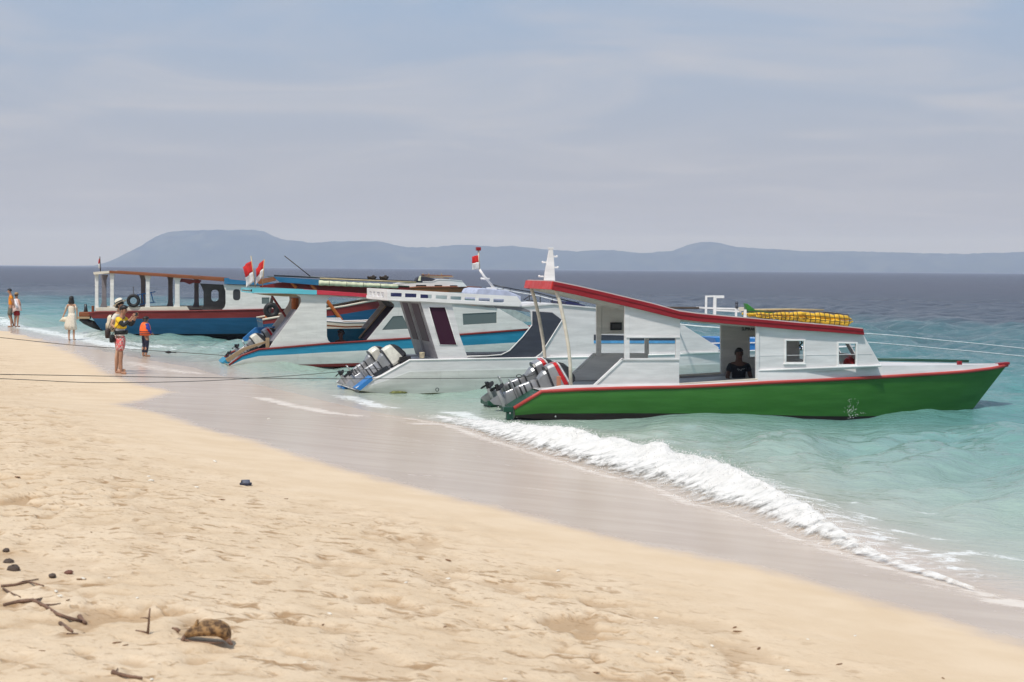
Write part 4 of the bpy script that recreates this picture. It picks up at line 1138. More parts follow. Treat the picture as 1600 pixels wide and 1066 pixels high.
# ================================================================== B: the white boat behind the green one
B = Boat('passenger_boat', 562, 34.8, 18.0, 1.9, 'white wooden boat with slotted roof rail and grey glass doors, behind the green boat')
stB = [(556, 606, 562, 611, .95, .90), (600, 585, 600, 615, .95, .86), (640, 562, 640, 615.5, .95, .84), (700, 561, 700, 613.5, .95, .84), (780, 559.5, 780, 610.5, .95, .84), (850, 558.5, 850, 608, .95, .84), (925, 557, 925, 606, .95, .84), (1063, 553, 1063, 604, .92, .8),
       (1123, 550, 1120, 602, .85, .7), (1190, 547, 1180, 600, .7, .5), (1250, 545, 1230, 598, .5, .3), (1300, 543, 1265, 596, .28, .12), (1338, 541, 1285, 594, .02, .01)]
TB, BB = B.hull(stB, [(0, .32, M['white'], 'upper_strake'), (.32, .36, M['trim'], 'strake_edge'), (.36, 1, M['white2'], 'hull_side')], keel=-.3, bottom_mat=plain('algae stained bottom', (.22, .24, .08), .7, 0, .4, 6), transom_mat=M['white2'], deck=M['white'], deck_drop=.05, rail=M['trim'], rail_r=.02)
for px_, py_ in ((683, 609),):
    mb = MB(); c_ = B.P(px_, py_, -.0); mb.tube([c_ + Vector((.035 * math.cos(a), -.01, .035 * math.sin(a))) for a in np.linspace(0, 2 * math.pi, 13)[:-1]], .008, 5, closed=True); mb.build('drain_ring', M['steel'], B.root, smooth=True)
mb = MB(); mb.ball(B.P(622, 613.5, .08), .045, 9, 5, (4.5, .8, .7), .5); mb.build('weed_tuft', plain('green weed', (.16, .17, .05), .8, 0, .4, 14), B.root, smooth=True)
# swim steps
for i_, (pts, v_, w_) in enumerate((([(556, 607.5), (581, 588), (583, 594), (563, 610.5)], -.03, .35), ([(536, 605), (552, 606), (549, 610), (536, 608)], 1.2, .6))):
    mb = MB(); mb.prism(B.line(pts, v_), v_, v_ + w_); mb.build('swim_step', M['bblue'], B.root, bevel=.006)
# walls
lean = [(656.5, 470), (706, 474.5), (706, 476), (813, 480), (831, 484), (866, 478), (928, 481), (1063, 505), (1123, 543), (1123, 550.5), (925, 557.5), (850, 559), (760, 561), (685, 561)]
lean = [(656.5, 469.5), (790, 477), (812, 478), (835, 473), (928, 480.5), (1063, 505), (1123, 543), (1123, 550.5), (925, 557), (850, 559), (760, 560.5), (685, 561)]
win1 = [(670, 480), (695.5, 480), (714, 539), (687, 539)]
opening = [(706, 475.2), (771, 478), (797, 484), (820, 485.5), (829, 487), (831, 508), (817, 526), (806, 539), (796, 548), (790, 552), (783, 554.5), (760, 556.3), (730, 556.5), (718, 523)]
slots = [[(930, 526), (998, 526.5), (998, 532), (930, 532)]]
B.panel('cabin_wall', lean, .045, .03, M['white'], [win1, opening])
open_far = [(690, 474), (771, 478), (797, 484), (900, 487), (892, 505), (862, 545), (845, 554), (810, 556.5), (715, 556.5), (708, 540)]
B.panel('cabin_wall', lean, .045, .03, M['white'], [win1[:1] + win1[1:] if False else [(668, 480), (680, 480), (690, 530), (684, 530)], open_far], mirror=True)
B.panel('window_pane', [(669, 479), (696.5, 479), (715, 540), (686, 540)], .062, .008, M['pglass'], bevel=0)
mb = MB(); mb.tube([B.P(a, b, .04) for a, b in win1], .010, 5, closed=True); mb.build('window_frame', M['trim'], B.root, smooth=True)
# dark slanted decorative panel, standing proud of the wall
dk = [(832, 486.5), (863, 488.5), (878, 500), (845.5, 551), (836, 557.5), (826, 560.2), (760, 560.8), (731, 557.5), (760, 557), (784, 555.2), (797, 548.6), (818, 526.5), (832, 508.5)]
B.panel('dark_panel', dk, .030, .014, M['slate'], bevel=.003)
mb = MB(); mb.tube([B.P(a, b, .026) for a, b in [(730, 556.8), (760, 556.2), (783, 554.4), (796, 548), (817, 526), (831, 508)]], .012, 5); mb.build('trim_line', M['trim'], B.root, smooth=True)
mb = MB(); mb.tube([B.P(a, b, .026) for a, b in [(878.5, 500), (846, 552), (837, 559), (826, 561.5), (760, 562.2), (686, 562)]], .012, 5); mb.build('trim_line', M['trim'], B.root, smooth=True)
B.panel('visor', [(770, 477), (813, 480), (829, 486), (827, 488), (797, 483.5), (775, 482)], .034, .01, M['ggrey'], bevel=.003)
# stripe on the cabin side
B.panel('dark_stripe', [(928, 523), (1060, 526.5), (1060, 532), (928, 532)], .036, .008, M['slate'], bevel=0)
B.panel('blue_stripe', [(928, 532.3), (1060, 532.3), (1060, 536.5), (928, 536.5)], .036, .008, plain('light blue stripe', (.10, .33, .62), .4), bevel=0)
B.panel('seam_batten', [(860, 556), (1123, 549), (1123, 551.2), (860, 558.5)], .020, .025, M['trim'], bevel=0)
# sliding aft doors, facing aft
uT = B.uz(657, 470, .06); uB = B.uz(684.5, 560.5, .06)
dx = -.03
cross_panel(B, 'aft_bulkhead', [(uB[0] + dx, uB[1]), (uT[0] + dx, uT[1])], .075, 1.825, .03, M['ggrey'], [(.10, .40, .30, .93), (.62, .86, .30, .93)])
def cross_quad(name, v0, v1, t0, t1, off, mat, parent=None):
    f = lambda t: (lerp(uB[0], uT[0], t) + off, lerp(uB[1], uT[1], t))
    mb = MB(); a_, b_ = f(t0), f(t1); quad_box(mb, [(a_[0], v0, a_[1]), (a_[0], v1, a_[1]), (b_[0], v1, b_[1]), (b_[0], v0, b_[1])], (.012, 0, 0)); return mb.build(name, mat, parent or B.root)
W_ = 1.825 - .075
cross_quad('door_pane', .075 + .09 * W_, .075 + .41 * W_, .29, .94, dx - .010, M['pglass'])
cross_quad('door_pane', .075 + .61 * W_, .075 + .87 * W_, .29, .94, dx - .010, M['pglass'])
cross_quad('door_rail', .075 + .47 * W_, .075 + .51 * W_, 0, 1, dx - .015, M['ggrey'])
cross_quad('door_rail', .075 + .53 * W_, .075 + .56 * W_, 0, 1, dx - .015, M['ggrey'])
# roof with slotted rail
rtop = [(605, 452), (640, 453.5), (700, 457), (760, 460.5), (808, 463), (811, 467), (815, 472.5)]
rlow = [(605, 469), (620, 469.8), (656, 471), (700, 473.5), (760, 476.5), (812, 479)]
sl = [(610.5, 628, 457.5, 463.5), (633, 651, 458.5, 464.6), (657, 675, 460, 466), (681, 699, 461.4, 467.4), (704, 721, 463, 469), (726, 743, 464.3, 470.2), (748, 766, 465.6, 471.4), (771, 788, 466.8, 472.4)]
slp = [[(a, c), (b, c + .6), (b, d + .4), (a, d)] for a, b, c, d in sl]
B.panel('roof_rail_board', rtop + rlow[::-1], -.02, .035, M['trim'], slp)
B.panel('far_roof_rail', [(605, 464), (812, 474.5), (812, 479), (605, 469)], -.02, .035, M['trim'], mirror=True)
mb = MB(); mb.prism(B.line([(612, 457), (668, 459), (668, 469.5), (612, 467)], .6), .5, 1.5); mb.build('rolled_cover', M['navy'], B.root, bevel=.05)
# stern end of the rail with four small cut-outs
e0 = B.uz(605, 452, 0); e1 = B.uz(605, 469, 0)
cross_panel(B, 'stern_rail_board', [(e1[0], e1[1]), (e0[0], e0[1])], .018, 1.882, .035, M['trim'], [(.16, .30, .22, .70), (.36, .50, .22, .70), (.58, .70, .22, .70), (.76, .88, .22, .70)])
for f_ in (.23, .43, .64, .82):
    mb = MB(); y_ = .018 + f_ * 1.864; zz_ = lerp(e1[1], e0[1], .5)
    mb.bar((e0[0] + .02, y_ - .06, zz_), (e0[0] + .02, y_ + .06, zz_ + .01), .02, .02); mb.bar((e0[0] + .02, y_, zz_ - .05), (e0[0] + .02, y_ + .01, zz_ + .05), .02, .018); mb.build('scroll', M['trim'], B.root)
rl0 = B.line([(606, 468), (656, 470.2), (700, 472.7), (760, 475.7), (815, 478), (866, 474), (928, 480), (1000, 492), (1063, 504)], 0)
mb = MB(); mb.prism(rl0 + [(u, z - .03) for u, z in rl0[::-1]], .016, 1.884); mb.build('roof_sheet', M['white'], B.root)
rl1 = B.line([(742, 452), (748, 450), (775, 451.5), (812, 464), (830, 471), (860, 474), (928, 480), (928, 482), (830, 481), (742, 466)], .3)
mb = MB(); mb.prism(B.line([(741, 458), (744, 452), (752, 450), (790, 454), (812, 463), (812, 470), (741, 468)], .5), .4, 1.5); mb.build('roof_locker', plain('pale blue grey canvas', (.42, .46, .58), .7), B.root, bevel=.02)
mb = MB(); mb.prism(B.line([(880, 471), (889, 471), (912, 477), (912, 481), (884, 479)], .5), .4, 1.4); mb.build('navy_cover', M['navy'], B.root, bevel=.01)
# roof railing: two long bars on short posts
p0 = [(769, 445), (806, 452.5), (840, 458), (874, 467), (905, 474)]
for dy, nm in ((0, 'top_rail'), (4.0, 'lower_rail')):
    mb = MB(); mb.tube([B.P(a, b + dy, .8) for a, b in p0], .014, 6); mb.build(nm, M['steel'] if dy == 0 else M['rope_white'], B.root, smooth=True)
for px_, py_, py2 in ((786, 452, 460), (797, 454, 462), (827, 459, 470), (844, 463, 474), (863, 468, 476), (871, 470, 477)):
    mb = MB(); mb.tube([B.P(px_, py_ - 2, .8), B.P(px_, py2, .8)], .012, 5); mb.build('rail_post', M['steel'], B.root, smooth=True)
mb = MB(); mb.tube([B.P(818, 469, .4), B.P(826, 463, .4), B.P(834, 461, .4), B.P(834, 470, .4), B.P(822, 470, .4)], .016, 6); mb.build('grab_handle', M['slate'], B.root, smooth=True)
# foredeck hatch in bright blue
mb = MB(); mb.prism(B.line([(1105, 526.5), (1127, 526.5), (1215, 528.5), (1245, 544), (1180, 547), (1112, 545)], .95), .55, 1.35); mb.build('hatch', M['bblue'], B.root, bevel=.02)
B.panel('hatch_trim', [(1105, 535.5), (1235, 534.0), (1235, 536.0), (1105, 537.3)], .54, -.012, M['trim'], bevel=0)
# engine room box and hoses at the stern
mb = MB(); mb.prism(B.line([(624, 558), (640, 556), (641, 562.5), (622, 566)], .4), .3, 1.5); mb.build('engine_well', M['black'], B.root, bevel=.01)
bk = empty('bucket', B.world(B.P(674.5, 561, -.0) + Vector((-.12, .35, 0))), 0); tag(bk, 'small cream bucket by the grey aft doors of the white boat', 'bucket')
mb = MB(); mb.loft([[Vector((rr * math.cos(a), rr * math.sin(a), z_)) for a in np.linspace(0, 2 * math.pi, 15)[:-1].tolist()] for rr, z_ in ((.05, 0), (.06, .12), (.062, .125), (.055, .125), (.045, .02))]); mb.build('body', plain('cream plastic', (.62, .55, .38), .5), bk, smooth=True)
mb = MB(); mb.tube([Vector((.06 * math.cos(a), 0, .125 + .05 * math.sin(a))) for a in np.linspace(0, math.pi, 9).tolist()], .004, 5); mb.build('handle', M['steel'], bk, smooth=True)
# antenna arm and flag
ma = empty('antenna_arm', B.world(B.P(773, 452, .8)), B.th); tag(ma, 'bent white antenna arm rising from the white boat roof', 'antenna')
def mloc(a, b, v=.8):
    w_ = B.world(B.P(a, b, v)) - ma.location; return Vector((w_.dot(B.a), w_.dot(B.n), w_.z))
for nm, seg, r_, mt in (('strut', [(774, 452), (757, 433), (749, 421)], .028, M['trim']), ('upper_pole', [(749, 421), (748, 400), (747.5, 390)], .020, M['cream']), ('cross_arm', [(751, 435), (757, 436.5), (765, 436)], .022, M['trim']), ('brace', [(770, 451), (760, 434), (752, 437)], .014, M['trim'])):
    mb = MB(); mb.tube([mloc(a, b) for a, b in seg], r_, 7); mb.build(nm, mt, ma, smooth=True)
mb = MB(); mb.box(mloc(747.5, 389), (.10, .08, .075)); mb.build('red_cap', M['red'], ma, bevel=.006)
mb = MB(); mb.box(mloc(768, 451), (.2, .15, .05)); mb.build('foot', M['trim'], ma, bevel=.006)
flag_thing('small red and white flag drooping from the bent antenna arm of the white boat', B.world(B.P(749, 421, .78)), B.world(B.P(747.5, 396, .78)), B.world(B.P(747.5, 399, .78)), .16, .30, .03, (-.9, -.2, 0), M['cream'], 'red and white flags on the boats', .008)
ob3 = copy_tree(ob1)
for ch in list(ob3.children):
    if ch.name.startswith('engine_cover'):
        for g_ in list(ch.children):
            if not g_.name.startswith('top_panel'): bpy.data.objects.remove(g_, do_unlink=True)
        ch.data = ch.data.copy(); ch.data.materials[0] = M['cowl_white']
place_outboard(ob3, B, 545, 605, 628, 544, .55, 'near outboard motor with cream white cover, tilted up on the white boat stern', roll=-6)
ob4 = copy_tree(ob3)
place_outboard(ob4, B, 530, 602, 604, 546, 1.35, 'far outboard motor of the white boat, partly behind its cream covered twin', roll=8)

# ================================================================== C: white boat with sky blue stripe
Cb = Boat('passenger_boat', 361, 43.6, 18.0, 1.8, 'white boat with sky blue hull stripe and light blue and coral roof edge')
stC = [(358, 570, 361, 573.5, .90, .86), (378, 555, 380, 574, .90, .84), (404, 545.5, 404, 574, .90, .82), (454, 541.5, 454, 574, .90, .82), (512, 536.5, 512, 573, .90, .82), (575, 532.5, 575, 571.5, .90, .82), (636, 528.5, 636, 571, .90, .82), (719, 522.5, 719, 569, .9, .8),
       (830, 514, 830, 566, .8, .66), (900, 509, 890, 563, .6, .42), (960, 505, 940, 560, .35, .2), (1003, 501, 970, 558, .02, .01)]
TC, BC = Cb.hull(stC, [(0, .38, M['sblue'], 'blue_band'), (.38, .88, M['white2'], 'hull_side'), (.88, 1, M['maroon'], 'boot_stripe')], keel=-.25, bottom_mat=M['maroon'], transom_mat=M['white2'], deck=M['ramp'], deck_drop=.12, rail=M['maroon'], rail_r=.03)
mb = MB(); mb.prism(Cb.line([(344, 566), (352, 559), (362, 562), (361, 570), (352, 571)], 1.3), 1.0, 1.8); mb.build('stern_ledge', M['sblue'], Cb.root, bevel=.01)
mb = MB(); mb.prism(Cb.line([(379, 529), (399, 511.5), (430, 510), (426, 517), (400, 528), (382, 534)], 1.72), 1.70, 1.76); mb.build('stern_board', M['bblue'], Cb.root, bevel=.008)
mb = MB(); mb.prism(Cb.line([(352, 561), (380, 543.5), (415, 533), (415, 536), (384, 547), (356, 566)], .35), .30, .40); mb.build('stern_plank', M['wood'], Cb.root, bevel=.005)
mb = MB(); mb.bar(Cb.P(418, 528, .25), Cb.P(418, 545, .25), .09, .09); mb.build('stern_post', M['wood'], Cb.root, bevel=.006)
pan1 = [(446.5, 459), (463, 460.5), (469.5, 465), (470.5, 471), (468, 478), (464, 484), (427, 533.5), (421, 543.5), (516.5, 535.6), (513, 532), (511, 526), (510, 473), (512, 466.5), (518, 463.5), (520, 461.5)]
Cb.panel('side_panel', pan1, .05, .025, M['white2']); Cb.panel('side_panel', pan1, .05, .025, M['white2'], mirror=True)
tri = [(597, 516), (614, 494.5), (629, 493.5), (640, 514)]; w2_ = [(723, 490.5), (776, 488), (776, 505), (724, 508)]
fw = [(518, 461.8), (602, 467.5), (640, 469), (700, 474), (776, 480), (808, 499), (818, 504), (830, 513), (719, 521.8), (636, 527.8), (573, 531.5), (616, 480), (615.5, 475.5), (611, 471.5), (602, 469.5), (518, 463.6)]
Cb.panel('cabin_wall', fw, .05, .025, M['white2'], [tri, w2_]); Cb.panel('cabin_wall', fw, .05, .025, M['white2'], [tri, w2_], mirror=True)
for q_ in (tri, w2_):
    Cb.panel('window_pane', q_, .066, .006, M['gglass'], bevel=0)
# aft bulkheads leaning forward: grey one under the roof, dark one at the fore cabin
a0 = Cb.uz(427, 533.5, .05); a1 = Cb.uz(464, 484, .05); a2 = Cb.uz(469, 466, .05)
mb = MB(); quad_box(mb, [(a0[0], .08, a0[1]), (a0[0], 1.72, a0[1]), (a1[0], 1.72, a1[1]), (a1[0], .08, a1[1])], (.02, 0, 0)) if False else None
for s_v0, s_v1 in ((.08, .75),):
    mb = MB(); quad_box(mb, [(a0[0] - .02, s_v0, a0[1]), (a0[0] - .02, s_v1, a0[1]), (a1[0] - .02, s_v1, a1[1]), (a1[0] - .02, s_v0, a1[1])], (.02, 0, 0)); mb.build('aft_bulkhead', M['ggrey'], Cb.root, bevel=.004)
b0 = Cb.uz(573, 531, .05); b1 = Cb.uz(616, 480, .05); b2 = Cb.uz(610, 471, .05)
mb = MB(); quad_box(mb, [(b0[0] - .02, .08, b0[1]), (b0[0] - .02, .85, b0[1]), (b1[0] - .02, .85, b1[1]), (b1[0] - .02, .08, b1[1])], (.02, 0, 0)); mb.build('fore_bulkhead', plain('shadow dark bulkhead', (.016, .008, .016), .7, spec=.1), Cb.root)  # shadow and dark glass put into one near-black panel colour
mb = MB(); quad_box(mb, [(b1[0] - .02, .08, b1[1]), (b1[0] - .02, .9, b1[1]), (b2[0] - .06, .9, b2[1]), (b2[0] - .06, .08, b2[1])], (.02, 0, 0)); mb.build('fore_bulkhead', M['dgrey'], Cb.root)
mb = MB(); mb.bar((b0[0] - .03, .86, b0[1]), (b1[0] - .03, .86, b1[1]), .05, .05, (0, 1, 0)); mb.build('bulkhead_frame', M['wood'], Cb.root)
Cb.panel('far_bulwark', [(500, 514), (585, 513), (580, 536), (500, 538)], 1.72, .03, M['sblue'], bevel=0)
# roof and painted edge beam
re = [(394, 451), (440, 450.8), (495, 453.5), (560, 458), (605, 462)]; re2 = [(605, 467.5), (560, 463.8), (495, 460.5), (440, 458.5), (396, 457.5)]
def band_px(x0, x1):
    xs_ = np.linspace(x0, x1, 6); T1 = [(x, float(np.interp(x, [p[0] for p in re], [p[1] for p in re]))) for x in xs_]; T2 = [(x, float(np.interp(x, [p[0] for p in re2[::-1]], [p[1] for p in re2[::-1]]))) for x in xs_]
    return T1 + T2[::-1]
for side in (0, 1):
    Cb.panel('roof_edge', band_px(394, 495), -.05, .06, M['lblue'], mirror=bool(side), bevel=.015)
    Cb.panel('roof_edge', band_px(495.2, 640), -.05, .06, M['coral'], mirror=bool(side), bevel=.015)
rc = Cb.line([(394, 454), (440, 453.5), (495, 456.5), (560, 461), (605, 465), (700, 472), (776, 479)], 0)
mb = MB(); mb.prism(rc + [(u, z - .03) for u, z in rc[::-1]], .012, 1.788); mb.build('roof_sheet', M['orange'], Cb.root)
mb = MB(); mb.prism(Cb.line([(397, 459), (420, 462), (447, 463.5), (520, 464), (520, 461), (440, 459)], .05), .08, .4); mb.build('ceiling_board', M['wood'], Cb.root)
cross_panel(Cb, 'aft_roof_beam', [(rc[0][0], rc[0][1] - .07), (rc[0][0], rc[0][1] + .05)], .012, 1.788, .05, M['lblue'])
mb = MB(); mb.ball(Cb.P(393.5, 454, .0), .035, 8, 5); mb.build('beam_bolt', M['black'], Cb.root, smooth=True)
mb = MB(); mb.tube([Cb.P(425, 463, .9), Cb.P(447, 496, .9)], .035, 6); mb.build('roof_strut', M['maroon'], Cb.root)
mb = MB(); mb.tube([Cb.P(461, 466, 1.2), Cb.P(461, 484, 1.2)], .10, 8); mb.build('roof_post', M['orange'], Cb.root)
Cb.panel('windscreen', [(777, 480), (797, 481), (831, 497), (831, 503), (815, 503), (808, 499)], .9, .02, plain('pale green pane', (.34, .42, .40), .2), bevel=0)
for k_, (bp, tp, ctp, w_, h_, dr, dr2, lb) in enumerate((((399, 449), (392, 400), (393, 408), .26, .56, .16, (-.85, -.3, 0), 'left red and white flag of the pair on the light blue edged roof'),
                              ((410, 448), (413, 405), (412.6, 406), .24, .46, .22, (-.85, -.3, -.1), 'right red and white flag of the pair on the light blue edged roof'))):
    flag_thing(lb, Cb.world(Cb.P(bp[0], bp[1], .3)), Cb.world(Cb.P(tp[0], tp[1], .3)), Cb.world(Cb.P(ctp[0], ctp[1], .3)), w_, h_, dr, dr2, M['bamboo'], 'red and white flags on the boats', .012, 1.0)
ob5 = copy_tree(ob3)
place_outboard(ob5, Cb, 357, 566, 412, 524, .95, 'white covered outboard motor tilted up on the stern of the sky blue striped boat', roll=0)
ob6 = copy_tree(ob1)
place_outboard(ob6, Cb, 366, 557, 434, 517, 1.35, 'silver outboard motor with red band on the sky blue striped boat, beside grey bulkhead', roll=10)

# ================================================================== D: long wooden boat with blue and maroon hull behind
D = Boat('passenger_boat', 425, 52.0, 14.0, 2.0, 'wooden boat with deep blue hull and cream tarpaulin rolled on its roof, behind the flags')
stD = [(410, 499, 415, 540, 1.0, .9), (440, 494, 440, 545, 1.0, .9), (480, 488, 480, 545, 1.0, .9), (512, 482, 512, 545, 1.0, .9), (540, 477.5, 545, 544, .95, .8), (573, 471, 570, 543, .85, .65), (610, 465, 600, 542, .6, .4), (640, 461, 625, 540, .3, .15), (660, 458, 640, 538, .02, .01)]
D.hull(stD, [(0, .19, M['maroon'], 'red_band'), (.19, 1, M['dblue'], 'hull_side')], bottom_mat=M['antifoul'], transom_mat=M['dblue'], deck=M['wood'], deck_drop=.1, rail=M['cream'], rail_r=.035)
def dl(pts, v=0): return D.line(pts, v)
mb = MB(); mb.prism(dl([(427, 432.6), (499, 437.2), (499, 446), (437, 441)], 0), -.02, .03); mb.build('roof_edge', M['rblue'], D.root, bevel=.006)
mb = MB(); mb.prism(dl([(427, 434), (499, 438.5), (640, 448), (640, 455), (499, 447), (440, 441.5)], .05), .06, .09); mb.build('roof_side', M['maroon'], D.root)
mb = MB(); mb.prism(dl([(405, 447), (437, 441.5), (640, 449), (640, 457), (560, 458), (410, 452)], .3), .28, .31); mb.build('under_roof_board', M['maroon'], D.root)
rD = dl([(427, 432.4), (499, 437), (640, 447)], 0)
mb = MB(); mb.prism(rD + [(u, z - .03) for u, z in rD[::-1]], .031, 1.97); mb.build('roof_sheet', M['dgreen'], D.root)
# orange aft eave
q0 = D.P(400, 437, 1.9); q1 = D.P(427, 433, .0); q2 = D.P(430, 438, 0); q3 = D.P(404, 444.5, 1.9)
mb = MB(); quad_box(mb, [q0, q1, q2, q3], (.04, 0, -.01)); mb.build('aft_eave', M['orange'], D.root, bevel=.008)
for seg, mt, v_, r_ in (([(455, 441), (463, 450)], 'orange', .1, .05), ([(486, 444), (497, 458)], 'orange', .1, .05), ([(511, 470), (534, 501)], 'orange', .0, .06), ([(419, 492), (417, 514)], 'orange', .4, .10), ([(425, 466), (420, 494)], 'dgrey', .5, .05)):
    mb = MB(); mb.tube([D.P(a, b, v_) for a, b in seg], r_, 7); mb.build('strut', M[mt], D.root)
tp_ = empty('tarpaulin_roll', D.world(D.P(499, 443, .0)), D.th); tag(tp_, 'long cream tarpaulin rolled along the roof edge of the blue wooden boat', 'tarpaulin')
ps = [(498, 442.0), (530, 443.5), (560, 445), (590, 446.2), (622, 447.6)]
mb = MB(); P3 = [D.world(D.P(a, b, -.03)) - tp_.location for a, b in ps]; P3 = [Vector((p.dot(D.a), p.dot(D.n), p.z)) for p in P3]
PP = []; RR = []
for i in range(33):
    t = i / 32 * 4; j = min(3, int(t)); PP.append(P3[j].lerp(P3[j + 1], t - j)); RR.append(.082 * (1 - .25 * i / 32) * (1 + .10 * math.sin(i * 1.9)))
mb.tube(PP, RR, 10); mb.build('roll', M['tarp'], tp_, smooth=True)
for i in (4, 11, 18, 25):
    mb = MB(); c_ = PP[i]; ax_ = (PP[i + 1] - PP[i]).normalized()
    mb.tube([c_ + Vector((0, math.cos(a), math.sin(a))) * (RR[i] + .006) for a in np.linspace(0, 2 * math.pi, 13)[:-1].tolist()], .006, 5, closed=True); mb.build('tie', M['cord'], tp_)
for lb, nm, p_, q_, v_, r_, mt in (('thin leaning pole rising from the roof of the blue wooden boat', 'leaning_pole', (485, 432), (444.6, 400), 1.0, .016, M['cord']),
                             ('long dark pole lying along the roof of the blue wooden boat', 'long_pole', (428, 430.8), (660, 440.5), 1.2, .03, M['steel']),
                             ('pale bamboo pole lying behind the cream tarpaulin roll', 'bamboo_pole', (500, 435.5), (650, 441.5), .6, .03, M['bamboo'])):
    a_, b_ = D.world(D.P(*p_, v_)), D.world(D.P(*q_, v_)); mb = MB(); mb.tube([Vector((0, 0, 0)), (b_ - a_) * .5, b_ - a_], r_, 6); o = mb.build(nm, mt, None, smooth=True); o.location = a_; tag(o, lb, 'pole')
for lb, px_ in (('small dark rope coil on the blue wooden boat roof, the one nearer the flags', 581), ('small dark rope coil on the wooden boat roof, the one nearer the white wheelhouse', 600)):
    c_ = D.world(D.P(px_, 437.5, .8)); mb = MB()
    for q in range(4): mb.tube([Vector(((.10 + .015 * q) * math.cos(a), (.10 + .01 * q) * math.sin(a), .03 * q + .015 * math.sin(3 * a + q))) for a in np.linspace(0, 2 * math.pi, 14)[:-1].tolist()], .018, 5, closed=True)
    mb.ball((.05, 0, .12), .05, 6, 4, (1, 1, .8), .3)
    o = mb.build('rope_coil', M['cord'], None, smooth=True); o.location = c_; tag(o, lb, 'rope', 'rope coils on the wooden boat roof')
def tyre(label, boat, px, py, v, Rr, rr, yaw=0):
    r_ = empty('tyre', boat.world(boat.P(px, py, v)), boat.th + yaw); tag(r_, label, 'tyre', 'old tyres hung as fenders')
    mb = MB(); ring_n = 24
    for i in range(ring_n):
        pass
    mb.tube([Vector((Rr * math.cos(a), 0, Rr * math.sin(a))) for a in np.linspace(0, 2 * math.pi, ring_n + 1)[:-1].tolist()], rr, 10, closed=True); mb.build('carcass', M['black'], r_, smooth=True)
    mb = MB(); mb.tube([Vector((0, 0, Rr)), Vector((0, .03, Rr + .35))], .012, 5); mb.build('hanger', M['cord'], r_)
    return r_
tyre('black tyre hung below the flags, under the light blue roof edge', D, 424, 485, .1, .17, .085)

# ================================================================== G: low launch between
G = Boat('launch', 478, 47.5, 14.0, 1.3, 'low cream and white launch with brown line, seen through the blue striped boat')
stG = [(478, 499, 480, 548, .62, .5), (500, 500, 500, 552, .65, .55), (540, 503.5, 540, 552, .65, .55), (575, 502.5, 572, 551, .6, .45), (606, 500, 598, 550, .45, .25), (630, 498, 618, 549, .2, .1), (640, 497, 626, 548, .02, .01)]
G.hull(stG, [(0, .13, M['cream'], 'sheer_strake'), (.13, .18, M['brown'], 'rub_line'), (.18, .32, M['cream'], 'lower_strake'), (.32, 1, M['sblue'], 'hull_side')], bottom_mat=M['sblue'], transom_mat=M['cream'], deck=M['wood'], deck_drop=.12, rail=M['white'], rail_r=.02)
G.panel('splash_board', [(490, 496.5), (532, 496.5), (537, 504.5), (490, 503)], .03, .05, M['trim'])
# ================================================================== F: far wooden boat with white wheelhouse
F_ = Boat('passenger_boat', 560, 76.0, 8.0, 2.4, 'far wooden boat with low white wheelhouse and brown gunwale, beyond the white slotted roof')
stF = [(560, 456, 565, 503, 1.2, 1.0), (610, 452, 612, 505, 1.2, 1.0), (654, 448.6, 654, 505, 1.2, 1.0), (700, 448.4, 695, 504, 1.05, .7), (730, 448.8, 715, 502, .6, .3), (752, 449.5, 730, 498, .02, .01)]
F_.hull(stF, [(0, .15, paint('tan brown gunwale', (.38, .13, .04), .5, .2, (.2, .08, .03)), 'gunwale_band'), (.15, 1, M['white2'], 'hull_side')], bottom_mat=M['maroon'], transom_mat=M['white2'], deck=M['wood'], deck_drop=.05, rail=M['brown'], rail_r=.05)
wh = [(618, 449), (618, 444), (648, 441.5), (676, 440.5), (684, 437.5), (700, 437.5), (722, 439.5), (730, 448), (690, 449)]
wn_ = [[(650, 445.4), (666, 445.4), (666, 448), (650, 448)], [(679, 445.5), (691, 445.5), (691, 448), (679, 448)], [(703, 445.8), (715, 446), (714, 448.2), (703, 448.2)]]
F_.panel('wheelhouse_wall', wh, .35, .05, M['trim'], wn_, bevel=.01); F_.panel('wheelhouse_wall', wh, .35, .05, M['trim'], wn_, mirror=True)
for q_ in wn_: F_.panel('window_pane', q_, .38, .02, M['cowl_dark'], bevel=0)
wt_ = F_.line([(618, 444), (648, 441.5), (676, 440.5), (684, 437.5), (700, 437.5), (722, 439.5)], .35)
mb = MB(); mb.prism([(u, z + .03) for u, z in wt_] + [(u, z) for u, z in wt_[::-1]], .33, 2.07); mb.build('wheelhouse_roof', M['trim'], F_.root)
tb = empty('covered_load', F_.world(F_.P(650, 441, .6)), F_.th); tag(tb, 'dark tarpaulin hump on the roof of the far white wheelhouse boat', 'tarpaulin')
def floc(a, b, v, e):
    w_ = F_.world(F_.P(a, b, v)) - e.location; return Vector((w_.dot(F_.a), w_.dot(F_.n), w_.z))
mb = MB(); prof_ = [(649, 441), (651, 436), (655, 432.5), (668, 433), (676, 435), (682, 437.5), (676, 441), (660, 441.5)]
mb.prism([(floc(a, b, .6, tb).x, floc(a, b, .6, tb).z) for a, b in prof_], 0, 1.1); mb.build('cover', plain('black tarpaulin', (.02, .02, .03), .6), tb, bevel=.04)
mb = MB(); mb.prism([(floc(a, b, .6, tb).x, floc(a, b, .6, tb).z) for a, b in [(653, 439), (655, 432), (658, 431), (657, 439.5)]], -.03, .1); mb.build('strap', M['tarp'], tb, bevel=.02)
pl_ = empty('plank_pile', F_.world(F_.P(657, 432, 1.0)), F_.th); tag(pl_, 'pile of weathered planks lying on the roof of the far white wheelhouse boat', 'planks')
